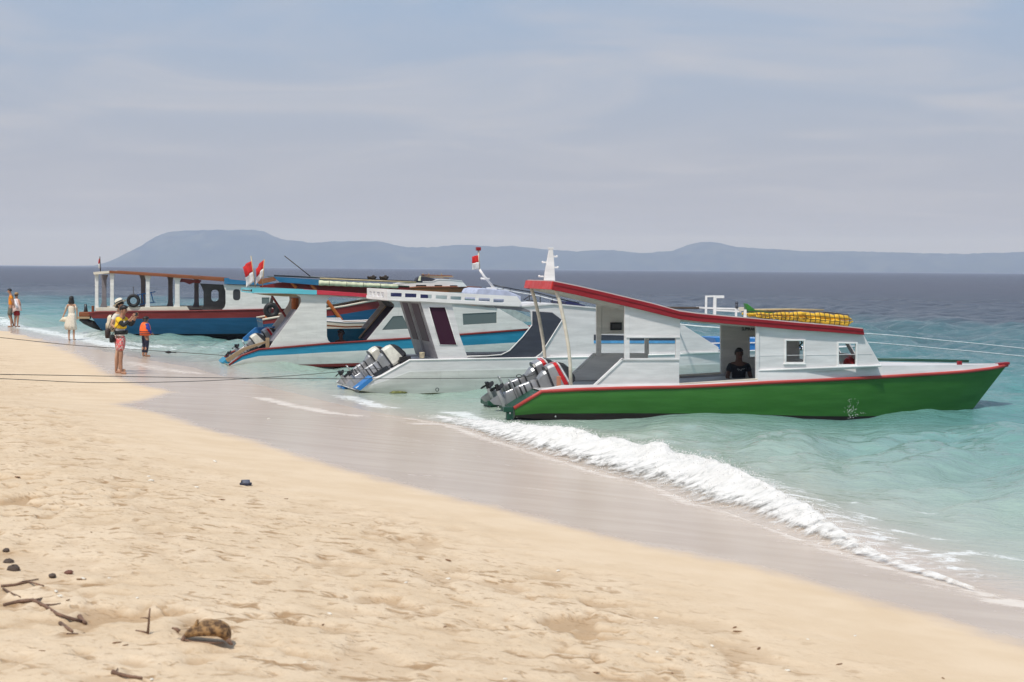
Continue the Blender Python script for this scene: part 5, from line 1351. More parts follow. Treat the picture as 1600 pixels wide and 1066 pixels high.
for q in range(9):
    x0 = 656 + rng.uniform(0, 10); x1 = 690 + rng.uniform(0, 22); mb = MB(); y0 = 429.5 + (q % 3) * 1.6; y1 = y0 + 1.6 + rng.uniform(-.5, 1)
    a_, b_ = floc(x0, y0, 1.0, pl_), floc(x1, y1, 1.0, pl_); o_ = Vector((0, .12 * (q // 3) - .1, 0)); mb.bar(a_ + o_, b_ + o_, .14, .035); mb.build('plank', M['wood'] if q % 3 else M['brown'], pl_)
for px_ in (661, 670, 690):
    mb = MB(); mb.tube([floc(px_, 433, 1.0, pl_), floc(px_, 427.5, 1.0, pl_)], .03, 5); mb.build('stake', M['bamboo'], pl_)

# ================================================================== E: the far left boat
E = Boat('passenger_boat', 146, 62.0, 6.0, 2.2, 'long open sided boat with blue hull and brown roof, moored at far left')
stE = [(138, 489, 158, 515, 1.05, .8), (150, 487, 165, 519, 1.1, .85), (200, 486.3, 200, 522, 1.1, .9), (260, 486, 260, 522, 1.1, .9), (320, 485.3, 320, 522, 1.1, .9), (380, 484, 380, 521.5, 1.1, .9), (420, 483, 420, 521.5, 1.05, .8), (460, 481.5, 452, 521, .8, .55), (495, 480, 480, 520, .4, .2), (520, 478, 496, 519, .02, .01)]
E.hull(stE, [(0, .33, M['maroon'], 'red_band'), (.33, 1, M['dblue'], 'hull_side')], bottom_mat=M['antifoul'], transom_mat=M['maroon'], deck=M['wood'], deck_drop=.06, rail=M['maroon'], rail_r=.03)
E.panel('coaming', [(150, 480.5), (292, 479), (296, 485), (150, 486.5)], .06, .05, M['cream']); E.panel('coaming', [(150, 480.5), (470, 478), (470, 485), (150, 486.5)], .06, .05, M['cream'], mirror=True)
def arch_post(x, w, y0, y1, v, mat, mirror=False, flare=3.0):
    pts = [(x - w / 2 - flare, y0), (x + w / 2 + flare, y0), (x + w / 2 + .3, y0 + 8), (x + w / 2, (y0 + y1) / 2), (x + w / 2 + .3, y1 - 8), (x + w / 2 + 1, y1), (x - w / 2 - flare, y1), (x - w / 2 - .3, y1 - 8), (x - w / 2, (y0 + y1) / 2), (x - w / 2 - .3, y0 + 8)]
    E.panel('roof_post', pts, v, .06, mat, mirror=mirror)
arch_post(151, 5, 429, 485, .08, M['white2'], flare=.5); arch_post(175, 5.5, 427, 483, .08, M['white2'], flare=1)
arch_post(231, 5.5, 430, 482, .08, M['white2']); arch_post(277, 7, 432, 482, .08, M['white2'], flare=4)
for x_ in (151, 214, 258, 300): arch_post(x_, 7, 430, 482, .08, M['ggrey'], True)
E.panel('cabin_wall', [(349, 445), (405, 447), (495, 452), (500, 481), (414, 483), (346, 485), (351, 480), (352.5, 474), (352.5, 456)], .08, .04, M['white2'], [rnd_rect(364, 452, 375.5, 469.5, 4.5), [(409, 465), (421, 465), (421, 475), (409, 475)]])
E.panel('cabin_wall', [(349, 445), (405, 447), (495, 452), (500, 481), (414, 483), (346, 485), (351, 480), (352.5, 474), (352.5, 456)], .08, .04, M['white2'], [rnd_rect(364, 452, 375.5, 469.5, 4.5)], mirror=True)
E.panel('window_pane', rnd_rect(364, 452, 375.5, 469.5, 4.5), .10, .01, M['cowl_dark'], bevel=0)
E.panel('window_pane', [(409, 465), (421, 465), (421, 475), (409, 475)], .10, .01, M['gglass'], bevel=0)
E.panel('end_panel', [(312, 443), (349, 445), (352, 452), (352.5, 474), (350, 481), (345, 485.5), (315, 485.5), (318, 478), (318, 456), (315, 448)], .5, .04, M['dgrey'], [rnd_rect(330, 453, 341.5, 471, 4.8)])
rE = [(171, 423), (250, 428), (350, 434), (397, 440), (500, 447)]; rE2 = [(500, 453), (397, 446), (350, 440.5), (250, 432.5), (171, 427.5)]
E.panel('roof_edge', [(171, 423), (250, 428), (350, 434.3), (350, 440.0), (250, 432.2), (171, 427)], -.04, .06, M['brown'], bevel=.01); E.panel('roof_edge', [(171, 423), (250, 428), (350, 434.3), (350, 440.0), (250, 432.2), (171, 427)], -.04, .06, M['brown'], bevel=.01, mirror=True)
E.panel('roof_edge', [(350.4, 434.3), (358, 434.3), (358.5, 436), (397, 440), (500, 447), (500, 453), (397, 445.5), (350.4, 444)], -.04, .06, M['rblue'], bevel=.01)
mE = E.line([(146, 425.5), (171, 424), (250, 429), (350, 435.5), (397, 441), (500, 448)], 0)
mb = MB(); mb.prism(mE + [(u, z - .05) for u, z in mE[::-1]], .022, 2.178); mb.build('roof_sheet', M['brown'], E.root)
E.panel('aft_eave', [(145.5, 425.3), (170.8, 423.3), (170.8, 427), (146.5, 429.5)], -.04, .06, M['cream'], bevel=.01); E.panel('aft_eave', [(145.5, 425.3), (170.8, 423.3), (170.8, 427), (146.5, 429.5)], -.04, .06, M['cream'], bevel=.01, mirror=True)
mb = MB(); V = [E.P(a, b, .3) for a, b in [(280, 435), (315, 438), (312, 443), (303, 442), (296, 444.5), (288, 441), (281, 441)]]
mb.prism([(p.x, p.z) for p in V], .25, .30); o = mb.build('cloth', M['maroon'], E.root)
mb = MB(); 
o = None
ty = tyre('black tyre hung inside the open side of the far left boat', E, 208.5, 470, .03, .19, .065)
ld = empty('ladder', E.world(E.P(222, 475, .6)), E.th); tag(ld, 'small blue tube ladder lying inside the far left boat, beside the tyre', 'ladder')
def eloc(a, b, v=.6):
    w_ = E.world(E.P(a, b, v)) - ld.location; return Vector((w_.dot(E.a), w_.dot(E.n), w_.z))
for nm, seg in (('side_rail', [(214, 461), (243, 456)]), ('side_rail', [(218, 476), (243, 472)]), ('rung', [(222, 460), (225, 475)]), ('rung', [(229, 459), (231, 474)]), ('rung', [(236, 458), (240, 473)]), ('rung', [(216, 461), (218, 476)])):
    mb = MB(); mb.tube([eloc(*seg[0]), eloc(*seg[1])], .02, 6); mb.build(nm, M['bblue'], ld, smooth=True)
flag_thing('furled red and white flag on the aft corner of the brown roofed far left boat', E.world(E.P(157, 425, .2)), E.world(E.P(156, 401, .2)), E.world(E.P(156.1, 404, .2)), .05, .36, .02, (-.9, -.1, 0), M['cord'], 'red and white flags on the boats', .018, .3)
# longtail-like stern gear
sg = empty('stern_drive', E.world(E.P(140, 495, .6)), E.th); tag(sg, 'dark stern drive with propeller shaft at the stern of the far left boat', 'boat engine')
def sloc(a, b, v=.6):
    w_ = E.world(E.P(a, b, v)) - sg.location; return Vector((w_.dot(E.a), w_.dot(E.n), w_.z))
mb = MB(); mb.tube([sloc(125, 498), sloc(133, 502), sloc(148, 508), sloc(162, 515.5)], [.08, .12, .14, .07], 8); mb.build('shaft_housing', M['black'], sg, smooth=True)
mb = MB(); mb.box(sloc(133, 491), (.42, .35, .18)); mb.build('engine_block', M['brown'], sg, bevel=.03)
mb = MB(); mb.box(sloc(131, 496.5), (.5, .4, .08)); mb.build('engine_bed', M['wood'], sg, bevel=.01)
mb = MB(); mb.tube([sloc(134, 490), sloc(134, 482), sloc(133.5, 475)], [.09, .06, .045], 8); mb.build('exhaust', M['steel'], sg, smooth=True)
mb = MB(); mb.tube([sloc(145, 488), sloc(145, 478)], .05, 7); mb.build('post', M['brown'], sg)
mb = MB()
for q in range(3):
    a = 2.1 * q; mb.box(sloc(157, 511) + Vector((0, .09 * math.cos(a), .09 * math.sin(a))), (.03, .07, .12), Matrix.Rotation(a, 3, 'X'))
mb.ball(sloc(157, 511), .045, 8, 5); mb.build('propeller', M['silver'], sg)
# ================================================================== people
def skinmat(name, col): return plain(name, col, .6, 0, .08, 20, .3)
SK = {'light': skinmat('light skin', (.50, .30, .20)), 'tan': skinmat('tanned skin', (.36, .19, .12)), 'dark': skinmat('dark skin', (.10, .05, .035))}
HAIR = plain('black hair', (.012, .010, .010), .5)
BASE = {
 'pelvis': ((0, 0, .94), .125, .100), 'waist': ((0, 0, 1.08), .118, .092), 'chest': ((0, 0, 1.26), .140, .108), 'upper': ((0, .01, 1.385), .105, .080), 'neck': ((0, .005, 1.47), .052, .052), 'jaw': ((0, -.015, 1.555), .062, .070), 'head': ((0, -.005, 1.625), .078, .095), 'crown': ((0, .01, 1.69), .055, .065),
 'shoulder': ((.165, .01, 1.395), .056, .054), 'elbow': ((.205, .02, 1.13), .040, .040), 'wrist': ((.215, -.05, .885), .026, .030), 'palm': ((.215, -.07, .825), .024, .036),
 'hip': ((.085, 0, .90), .095, .095), 'knee': ((.095, -.015, .50), .056, .060), 'calf': ((.098, .02, .33), .050, .056), 'ankle': ((.10, .025, .085), .036, .038), 'heel': ((.10, .035, .035), .036, .034), 'toe': ((.115, -.13, .022), .040, .022)}
PAIRED = ('shoulder', 'elbow', 'wrist', 'palm', 'hip', 'knee', 'calf', 'ankle', 'heel', 'toe')
def joints(over=None, girth=1.0):
    J = {}
    for k_, (p, a, b) in BASE.items():
        if k_ in PAIRED:
            for sd_, sg_ in (('L', 1), ('R', -1)): J[k_ + sd_] = [Vector((p[0] * sg_, p[1], p[2])), a * girth, b * girth]
        else: J[k_] = [Vector(p), a * (girth if k_ not in ('head', 'crown', 'jaw') else 1), b * (girth if k_ not in ('head', 'crown', 'jaw') else 1)]
    for k_, p in (over or {}).items(): J[k_][0] = Vector(p)
    return J
EDGES = [('pelvis', 'waist'), ('waist', 'chest'), ('chest', 'upper'), ('upper', 'neck'), ('neck', 'jaw'), ('jaw', 'head'), ('head', 'crown')]
for q in 'LR':
    EDGES += [('upper', 'shoulder' + q), ('shoulder' + q, 'elbow' + q), ('elbow' + q, 'wrist' + q), ('wrist' + q, 'palm' + q), ('pelvis', 'hip' + q), ('hip' + q, 'knee' + q), ('knee' + q, 'calf' + q), ('calf' + q, 'ankle' + q), ('ankle' + q, 'heel' + q), ('heel' + q, 'toe' + q)]
def skin_mesh(name, verts, edges, mat, parent, root=0, sub=2, extra=()):
    me_ = bpy.data.meshes.new(name)
    V = [tuple(v[0]) for v in verts]; E_ = list(edges); roots = [root]
    Rr = [(v[1], v[2]) for v in verts]
    for chain in extra:                                   # separate fingers, rooted inside the palm
        b = len(V); roots.append(b)
        for p, r_ in chain: V.append(tuple(p)); Rr.append((r_, r_))
        E_ += [(b + i, b + i + 1) for i in range(len(chain) - 1)]
    me_.from_pydata(V, E_, [])
    me_.materials.append(mat)
    o = bpy.data.objects.new(name, me_); C.objects.link(o)
    if parent is not None: o.parent = parent
    mk = o.modifiers.new('skin', 'SKIN'); mk.use_smooth_shade = True; mk.branch_smoothing = .6
    lay = me_.skin_vertices[0] if me_.skin_vertices else None
    if lay is None:
        bm = bmesh.new(); bm.from_mesh(me_); bm.verts.layers.skin.verify(); bm.to_mesh(me_); bm.free(); lay = me_.skin_vertices[0]
    for i, (a, b) in enumerate(Rr):
        lay.data[i].radius = (a, b); lay.data[i].use_root = i in roots
    sb = o.modifiers.new('sub', 'SUBSURF'); sb.levels = sub; sb.render_levels = sub
    return o
def sub_skin(name, J, names, edges, grow, mat, parent, root, over=None):
    idx = {n_: i for i, n_ in enumerate(names)}
    vs_ = []
    for n_ in names:
        p, a, b = J[n_]; g_ = (over or {}).get(n_, grow)
        vs_.append([p.copy(), a * g_ + .006, b * g_ + .006])
    return skin_mesh(name, vs_, [(idx[a], idx[b]) for a, b in edges], mat, parent, idx[root])
def person(label, foot, H, yaw, skin, over=None, girth=1.0, group=None, hands=('curl', 'curl'), loc=None):
    r_ = empty('person', loc if loc is not None else foot, R(yaw)); tag(r_, label, 'person', group)
    s_ = H / 1.75; r_.scale = (s_, s_, s_)
    J = joints(over, girth)
    names = list(J.keys()); idx = {n_: i for i, n_ in enumerate(names)}
    extra = []
    for q, sg_ in (('L', 1), ('R', -1)):
        w_, p_ = J['wrist' + q][0], J['palm' + q][0]
        d_ = (p_ - w_).normalized(); up = Vector((0, -1, 0)) if abs(d_.y) < .8 else Vector((0, 0, 1))
        sdv = d_.cross(up).normalized(); nrm = sdv.cross(d_)
        for fi, (off_, ln) in enumerate(((-.024, .062), (-.008, .072), (.008, .068), (.023, .054))):
            b_ = p_ + nrm * off_ + d_ * .005
            extra.append([(b_, .010), (b_ + d_ * (.03 + ln * .4) + sdv * sg_ * .004, .0085), (b_ + d_ * (.03 + ln * .8) - sdv * sg_ * .012, .007)])
        b_ = w_.lerp(p_, .5) + nrm * .018
        extra.append([(b_, .011), (b_ + nrm * .028 + d_ * .022, .010), (b_ + nrm * .034 + d_ * .048, .008)])
    sk_ = skin_mesh('body', [J[n_] for n_ in names], [(idx[a], idx[b]) for a, b in EDGES], skin, r_, idx['pelvis'], 2, extra)
    hd, jw = J['head'][0], J['jaw'][0]
    return r_, J
def face(r_, J, skin, fwd=Vector((0, -1, 0))):
    """eyes, nose, mouth and ears as small child meshes"""
    h = J['head'][0]; j = J['jaw'][0]; up = Vector((0, 0, 1)); sd_ = fwd.cross(up).normalized()
    c_ = (h + j) / 2
    mb = MB(); mb.tube([c_ + fwd * .072 + up * .025, c_ + fwd * .098 - up * .012, c_ + fwd * .080 - up * .02], [.007, .014, .009], 6); mb.build('nose', skin, r_, smooth=True)
    for s_ in (-1, 1):
        mb = MB(); mb.ball(c_ + fwd * .080 + sd_ * .030 * s_ + up * .026, .010, 8, 5, (1, 1, .6)); mb.build('eye', M['black'], r_, smooth=True)
        mb = MB(); mb.ball(c_ + sd_ * .078 * s_ + up * .012 - fwd * .01, .022, 8, 6, (.45, .8, 1.3)); mb.build('ear', skin, r_, smooth=True)
    mb = MB(); mb.ball(c_ + fwd * .078 - up * .042, .016, 8, 5, (1.3, .4, .35)); mb.build('mouth', plain('lips', (.30, .10, .08), .5), r_, smooth=True)
def hair(r_, J, length=.0, vol=1.0, fwd=Vector((0, -1, 0)), mat=None, name='hair'):
    h = J['head'][0] + Vector((0, 0, .012)); mb = MB()
    rings = []
    for i in range(9):
        th = math.pi * (.02 + .60 * i / 8)
        ring_ = []
        for k_ in range(18):
            a = 2 * math.pi * k_ / 18
            dirv = Vector((math.sin(th) * math.cos(a) * .084, math.sin(th) * math.sin(a) * .104, math.cos(th) * .092)) * vol
            back = -(Vector((math.cos(a), math.sin(a), 0))).dot(fwd)
            if back < -.25 and th > 1.25: dirv = dirv * .86 + Vector((0, 0, .05 * (th - 1.1)))
            dirv *= 1 + .05 * math.sin(7 * a + i)
            ring_.append(h + dirv)
        rings.append(ring_)
    if length:
        for i in range(1, 6):
            ring_ = []
            for k_ in range(18):
                a = 2 * math.pi * k_ / 18; back = -(Vector((math.cos(a), math.sin(a), 0))).dot(fwd)
                f_ = max(0, min(1, (back + .35) * 2)); p = rings[8][k_].copy()
                p.z -= length * i / 5 * f_; p += Vector((math.cos(a) * .012 * i * f_, math.sin(a) * .006 * i * f_, 0)) * (1 + .3 * math.sin(5 * a))
                if i == 5: p = p.lerp(Vector((h.x, h.y, p.z)), .4)
                ring_.append(p)
            rings.append(ring_)
    mb.loft(rings); return mb.build(name, mat or HAIR, r_, smooth=True)
def cloth_loft(name, r_, rings, mat, cap=False, thick=.006):
    mb = MB(); mb.loft(rings, cap=cap); o = mb.build(name, mat, r_, smooth=True)
    if not cap:
        sm = o.modifiers.new('solid', 'SOLIDIFY'); sm.thickness = thick
    return o
def oval(cx_, cy_, z, rx, ry, n=20, fold=0.0, nf=6, ph=0.0, cut=None):
    out = []
    for k_ in range(n):
        a = 2 * math.pi * k_ / n; f_ = 1 + fold * math.sin(nf * a + ph)
        out.append(Vector((cx_ + rx * f_ * math.cos(a), cy_ + ry * f_ * math.sin(a), z)))
    return out
def hat(r_, J, mat, band, tilt=(0, 0, 0), off=Vector((0, 0, .06)), R_=.17):
    c_ = J['head'][0] + off
    rings = [oval(0, 0, -.012, R_, R_ * 1.05, 20, .02, 3), oval(0, 0, .0, .095, .11, 20), oval(0, 0, .03, .092, .106, 20), oval(0, 0, .085, .080, .092, 20), oval(0, 0, .105, .05, .06, 20)]
    mb = MB(); mb.loft(rings); o = mb.build('hat', mat, r_, smooth=True); o.location = c_; o.rotation_euler = tilt
    mb = MB(); mb.loft([oval(0, 0, .004, .099, .114, 20), oval(0, 0, .032, .096, .110, 20)], cap=False); b = mb.build('hat_band', band, o, smooth=True)
    return o
def ground(px, py): return on_beach(px, py)
def height(px_top, px_foot, foot): return (px_foot - px_top) / FPX * foot.y
SH = ['pelvis', 'waist', 'chest', 'upper']; SHE = [('pelvis', 'waist'), ('waist', 'chest'), ('chest', 'upper')]
def shirt(name, r_, J, mat, grow=1.10, sleeves=True, long=False, drop=.0):
    J2 = {k_: [v[0].copy(), v[1], v[2]] for k_, v in J.items()}
    names = list(SH); ed = list(SHE)
    if sleeves:
        for q in 'LR':
            J2['mid' + q] = [J2['shoulder' + q][0].lerp(J2['elbow' + q][0], .60), .050, .050]
            names += ['shoulder' + q, 'mid' + q]; ed += [('upper', 'shoulder' + q), ('shoulder' + q, 'mid' + q)]
            if long: names += ['elbow' + q, 'wrist' + q]; ed += [('mid' + q, 'elbow' + q), ('elbow' + q, 'wrist' + q)]
    J2['pelvis'][0].z -= drop
    return sub_skin(name, J2, names, ed, grow, mat, r_, 'pelvis')
def shorts(name, r_, J, mat, frac=.7, grow=1.12):
    J2 = {k_: [v[0].copy(), v[1], v[2]] for k_, v in J.items()}
    names = ['pelvis', 'waist0']; J2['waist0'] = [J['pelvis'][0].lerp(J['waist'][0], .5), .118, .092]; ed = [('pelvis', 'waist0')]
    for q in 'LR':
        n_ = 'th' + q; J2[n_] = [J['hip' + q][0].lerp(J['knee' + q][0], min(frac, 1)), .085, .085]
        names += ['hip' + q, n_]; ed += [('pelvis', 'hip' + q), ('hip' + q, n_)]
        if frac > 1:
            J2['lo' + q] = [J['calf' + q][0].lerp(J['ankle' + q][0], frac - 1), .050, .052]; J2['kn' + q] = [J['knee' + q][0], .064, .066]; J2[n_] = [J['hip' + q][0].lerp(J['knee' + q][0], .5), .082, .082]
            names += ['kn' + q, 'lo' + q]; ed += [(n_, 'kn' + q), ('kn' + q, 'lo' + q)]
    return sub_skin(name, J2, names, ed, grow, mat, r_, 'pelvis')
def floral(name, base, spots, dark):
    k_ = NT(name); n1 = k_.noise(k_.coords(), 26, 2, .5); n2 = k_.noise(k_.coords((1, 1, 1), (.4, .2, .9)), 34, 2, .5)
    c_ = k_.mix(k_.ramp(n1, .50, .54), c4(base), c4(spots)); c_ = k_.mix(k_.ramp(n2, .58, .62), c_, c4(dark)); k_.set(k_.bsdf.inputs['Base Color'], c_); k_.bsdf.inputs['Roughness'].default_value = .8; return k_.mat

# --- man in orange, far left
f = ground(17, 511)
r_, J = person('man in orange T-shirt walking at the far left water edge, facing left', f, height(450, 511, f), -80, SK['tan'],
               {'elbowL': (.21, .10, 1.14), 'wristL': (.17, .16, .94), 'palmL': (.15, .18, .88), 'elbowR': (-.21, .09, 1.14), 'wristR': (-.16, .12, .92), 'palmR': (-.14, .12, .86), 'kneeL': (.09, -.06, .50), 'ankleR': (-.10, .10, .09), 'heelR': (-.10, .11, .04), 'toeR': (-.11, -.05, .022), 'head': (0, -.05, 1.62), 'jaw': (0, -.06, 1.555), 'crown': (0, -.03, 1.69)})
shirt('t_shirt', r_, J, plain('orange cloth', (.72, .25, .015), .8), 1.14, drop=-.01); shorts('trousers', r_, J, plain('grey green trousers', (.12, .115, .09), .85), 1.0, 1.05); hair(r_, J); face(r_, J, SK['tan'])
# --- woman with straw hat and shawl
f = ground(26, 511)
r_, J = person('woman in straw hat with pale pink shawl and dark red shorts', f, height(458, 511, f), 150, SK['tan'], {'elbowL': (.30, .05, 1.18), 'wristL': (.16, -.10, 1.10), 'palmL': (.10, -.14, 1.08), 'elbowR': (-.30, .05, 1.18), 'wristR': (-.16, -.10, 1.05), 'palmR': (-.10, -.14, 1.03)}, 1.05)
shorts('shorts', r_, J, plain('dark red cloth', (.26, .015, .015), .85), .85, 1.22); hair(r_, J)
hat(r_, J, plain('brown straw', (.36, .22, .10), .8), M['cord'], (0, 0, 0), Vector((0, 0, .055)), .15)
rg = []
for i, (z, rx, ry) in enumerate(((1.46, .08, .08), (1.40, .21, .13), (1.25, .26, .17), (1.08, .29, .20), (.95, .32, .21), (.84, .35, .22))):
    rg.append([p + Vector((0, 0, -.14 * max(0, math.cos(math.atan2(p.y, p.x) - .6)) * i / 5)) for p in oval(.04 * i / 5, .0, z, rx, ry, 24, .05 * i / 5, 7)])
cloth_loft('shawl', r_, rg, plain('pale pink shawl', (.66, .50, .46), .85))
rg = [[Vector((-.06, .13, 1.46)), Vector((.02, .14, 1.45)), Vector((.02, .16, 1.44)), Vector((-.06, .15, 1.45))], [Vector((-.24, .19, 1.22)), Vector((-.12, .22, 1.20)), Vector((-.12, .24, 1.20)), Vector((-.24, .21, 1.22))], [Vector((-.33, .18, 1.02)), Vector((-.20, .24, .98)), Vector((-.20, .26, .98)), Vector((-.33, .20, 1.02))]]
cloth_loft('towel', r_, rg, plain('white towel', (.68, .70, .76), .9), True)
# --- woman in a cream dress
f = ground(112, 532)
r_, J = person('black haired woman in cream lace dress seen from behind, holding her skirt out', f, height(462, 532, f), 172, SK['light'],
               {'shoulderR': (-.150, .01, 1.39), 'shoulderL': (.150, .01, 1.39), 'elbowR': (-.23, .02, 1.15), 'wristR': (-.20, -.06, .95), 'palmR': (-.19, -.08, .89), 'elbowL': (.25, .00, 1.15), 'wristL': (.36, -.04, .93), 'palmL': (.39, -.05, .88)}, .88)
lace = plain('cream lace', (.66, .60, .50), .85, 0, .18, 30)
hair(r_, J, .17, 1.12)
shirt('bodice', r_, J, lace, 1.14, sleeves=False)
for s_ in (-1, 1):
    cloth_loft('sleeve', r_, [[J['shoulder' + ('L' if s_ > 0 else 'R')][0] + Vector((s_ * (.02 + .03 * i), .065 * math.cos(a) * (1 + .2 * i), .045 * math.sin(a) * (1 + .2 * i) - .05 - .05 * i)) for a in np.linspace(0, 2 * math.pi, 13)[:-1].tolist()] for i in range(3)], lace)
rg = [oval(0, 0, 1.06, .125, .10, 28)]
for i, (z, rx, ry, fd) in enumerate(((.96, .150, .12, .03), (.80, .172, .14, .06), (.60, .185, .155, .09), (.42, .205, .170, .10))):
    rg.append([p + Vector((.05 * i * max(0, math.cos(math.atan2(p.y, p.x))) ** 2 * (1 if i < 3 else .3), 0, 0)) for p in oval(0, 0, z, rx, ry, 28, fd, 8, i * .2)])
cloth_loft('skirt', r_, rg, lace)
rg = []
for i in range(5):
    t = i / 4; rg.append([Vector((.13 + .27 * t, -.04 + .02 * math.sin(i), .93 - .03 * t)), Vector((.13 + .27 * t, .0, .90 - .03 * t)), Vector((.17 + .33 * t, .04 * math.sin(2 * i), .72 + .02 * t)), Vector((.17 + .31 * t, -.03 + .02 * math.sin(2 * i), .70 + .04 * t))])
cloth_loft('held_skirt_fold', r_, rg, plain('sheer cream cloth', (.70, .64, .50), .9), True)
# --- photographer in yellow top
f = ground(188, 584)
r_, J = person('dark haired person in yellow top, black sleeves and floral shorts, photographing with a phone', f, height(474, 584, f), 75, SK['tan'],
               {'chest': (0, -.02, 1.25), 'upper': (0, -.03, 1.375), 'neck': (0, -.06, 1.455), 'jaw': (0, -.10, 1.53), 'head': (0, -.10, 1.60), 'crown': (0, -.08, 1.665), 'shoulderL': (.155, -.02, 1.38), 'shoulderR': (-.155, -.02, 1.38),
                'elbowR': (-.20, -.20, 1.20), 'wristR': (-.12, -.36, 1.38), 'palmR': (-.10, -.40, 1.44), 'elbowL': (.20, -.20, 1.20), 'wristL': (.12, -.36, 1.40), 'palmL': (.10, -.40, 1.46),
                'kneeL': (.10, .08, .50), 'calfL': (.10, .14, .33), 'ankleL': (.10, .17, .085), 'heelL': (.10, .18, .035), 'toeL': (.11, .02, .022), 'kneeR': (-.10, -.08, .50), 'calfR': (-.10, -.06, .33), 'ankleR': (-.10, -.08, .085), 'heelR': (-.10, -.07, .035), 'toeR': (-.11, -.23, .022)})
shirt('white_t_shirt', r_, J, plain('white cotton', (.70, .68, .70), .85), 1.14, sleeves=False, drop=.10)
fl = floral('red floral cloth', (.60, .09, .09), (.55, .45, .42), (.06, .04, .05))
shorts('board_shorts', r_, J, fl, .88, 1.32)
black_c = plain('black cloth', (.020, .022, .022), .85)
for q in 'LR':
    Jm = {'a': [J['shoulder' + q][0].lerp(J['elbow' + q][0], .25), .060, .060], 'b': [J['elbow' + q][0], .052, .052], 'c': [J['elbow' + q][0].lerp(J['wrist' + q][0], .75), .040, .040]}
    sub_skin('sleeve', Jm, ['a', 'b', 'c'], [('a', 'b'), ('b', 'c')], 1.05, black_c, r_, 'a')
yel = plain('yellow cloth', (.80, .52, .02), .75)
shirt('yellow_top', r_, {**J, 'pelvis': [Vector((0, 0, 1.10)), .135, .11], 'waist': [Vector((0, -.01, 1.19)), .155, .125]}, yel, 1.26)
rg = [oval(0, -.02, 1.13, .19, .15, 20, .04, 5), oval(0, -.03, 1.20, .19, .155, 20, .03, 5), oval(0, -.03, 1.28, .18, .14, 20)]
cloth_loft('black_hem', r_, [oval(0, -.02, .98, .185, .15, 20, .03, 5), oval(0, -.02, 1.08, .20, .165, 20, .03, 5)], black_c)
hair(r_, J, 0, 1.08); face(r_, J, SK['tan'])
for s_ in (-.12, .12):
    pass
ph = MB(); pc = (J['palmL'][0] + J['palmR'][0]) / 2; ph.box((0, 0, 0), (.155, .010, .078)); wm = r_.matrix_basis
o = ph.build('phone', M['cowl_dark'], None, bevel=.004); bpy.context.view_layer.update()
o.location = r_.matrix_world @ (pc + Vector((0, -.03, .03))); o.rotation_euler = (R(8), 0, R(75)); tag(o, 'dark phone held up in both hands by the person in yellow', 'phone')
def bag(label, name, top, sz, mat, e, strap=None, smooth=True):
    b_ = empty(name, (0, 0, 0)); tag(b_, label, 'bag'); bpy.context.view_layer.update(); b_.matrix_world = e.matrix_world @ Matrix.Translation(top)
    mb = MB(); w_, d_, h_ = sz
    mb.loft([oval(0, 0, z * h_, w_ / 2 * q, d_ / 2 * q, 16) for z, q in ((-1, .55), (-.93, .88), (-.5, 1.0), (-.15, .92), (-.03, .6), (0, .3))]); mb.build('pouch', mat, b_, smooth=True)
    if strap:
        mb = MB(); mb.tube([Vector(p) - Vector(top) for p in strap], .008, 5); mb.build('strap', M['cord'], b_, smooth=True)
    mb = MB(); mb.tube([Vector((-w_ * .3, -d_ * .42, -h_ * .25)), Vector((0, -d_ * .53, -h_ * .32)), Vector((w_ * .3, -d_ * .42, -h_ * .25))], .008, 5); mb.build('flap_edge', M['steel'], b_)
    return b_
bag('small black shoulder bag hanging at the hip of the person in yellow', 'shoulder_bag', (-.22, .10, .98), (.20, .12, .20), black_c, r_, [(-.22, .10, .97), (-.22, .0, 1.15), (-.12, -.10, 1.33), (.05, -.10, 1.42)])
# --- companion with white hat
f2 = ground(180, 582.5); f2 = f2 + Vector((-.02, .45, 0))
r2, J2 = person('person in white banded sun hat, standing close behind the photographer in yellow', f2, height(467, 580, f2), 80, SK['light'],
               {'shoulderR': (-.15, .01, 1.38), 'elbowR': (-.22, .10, 1.14), 'wristR': (-.20, -.08, 1.02), 'palmR': (-.18, -.13, 1.0), 'elbowL': (.2, -.1, 1.15), 'wristL': (.15, -.28, 1.25), 'palmL': (.14, -.32, 1.28), 'head': (0, -.04, 1.61), 'jaw': (0, -.05, 1.54), 'crown': (0, -.02, 1.675)}, .95)
shirt('white_top', r2, J2, plain('off white cotton', (.66, .62, .55), .85), 1.12, drop=.06); shorts('shorts', r2, J2, plain('beige shorts', (.50, .42, .34), .85), .6, 1.12); hair(r2, J2, .05); face(r2, J2, SK['light'])
hat(r2, J2, plain('white straw', (.72, .68, .58), .8), M['black'], (R(-28), 0, 0), Vector((0, .02, .06)), .18)
bp = empty('backpack', (0, 0, 0)); tag(bp, 'cream backpack worn by the person in the white hat', 'bag'); bpy.context.view_layer.update(); bp.matrix_world = r2.matrix_world @ Matrix.Translation((0, .20, 1.18))
mb = MB(); mb.loft([oval(0, 0, z, rx, ry, 16) for z, rx, ry in ((-.22, .08, .04), (-.20, .12, .075), (0, .135, .09), (.14, .12, .075), (.19, .06, .04))]); mb.build('sack', plain('cream canvas', (.62, .56, .44), .85), bp, smooth=True)
mb = MB(); mb.loft([oval(0, .085, z, rx, ry, 12) for z, rx, ry in ((-.17, .06, .01), (-.15, .09, .03), (-.02, .09, .03), (0, .06, .01))]); mb.build('front_pocket', plain('tan canvas', (.5, .43, .32), .85), bp, smooth=True)
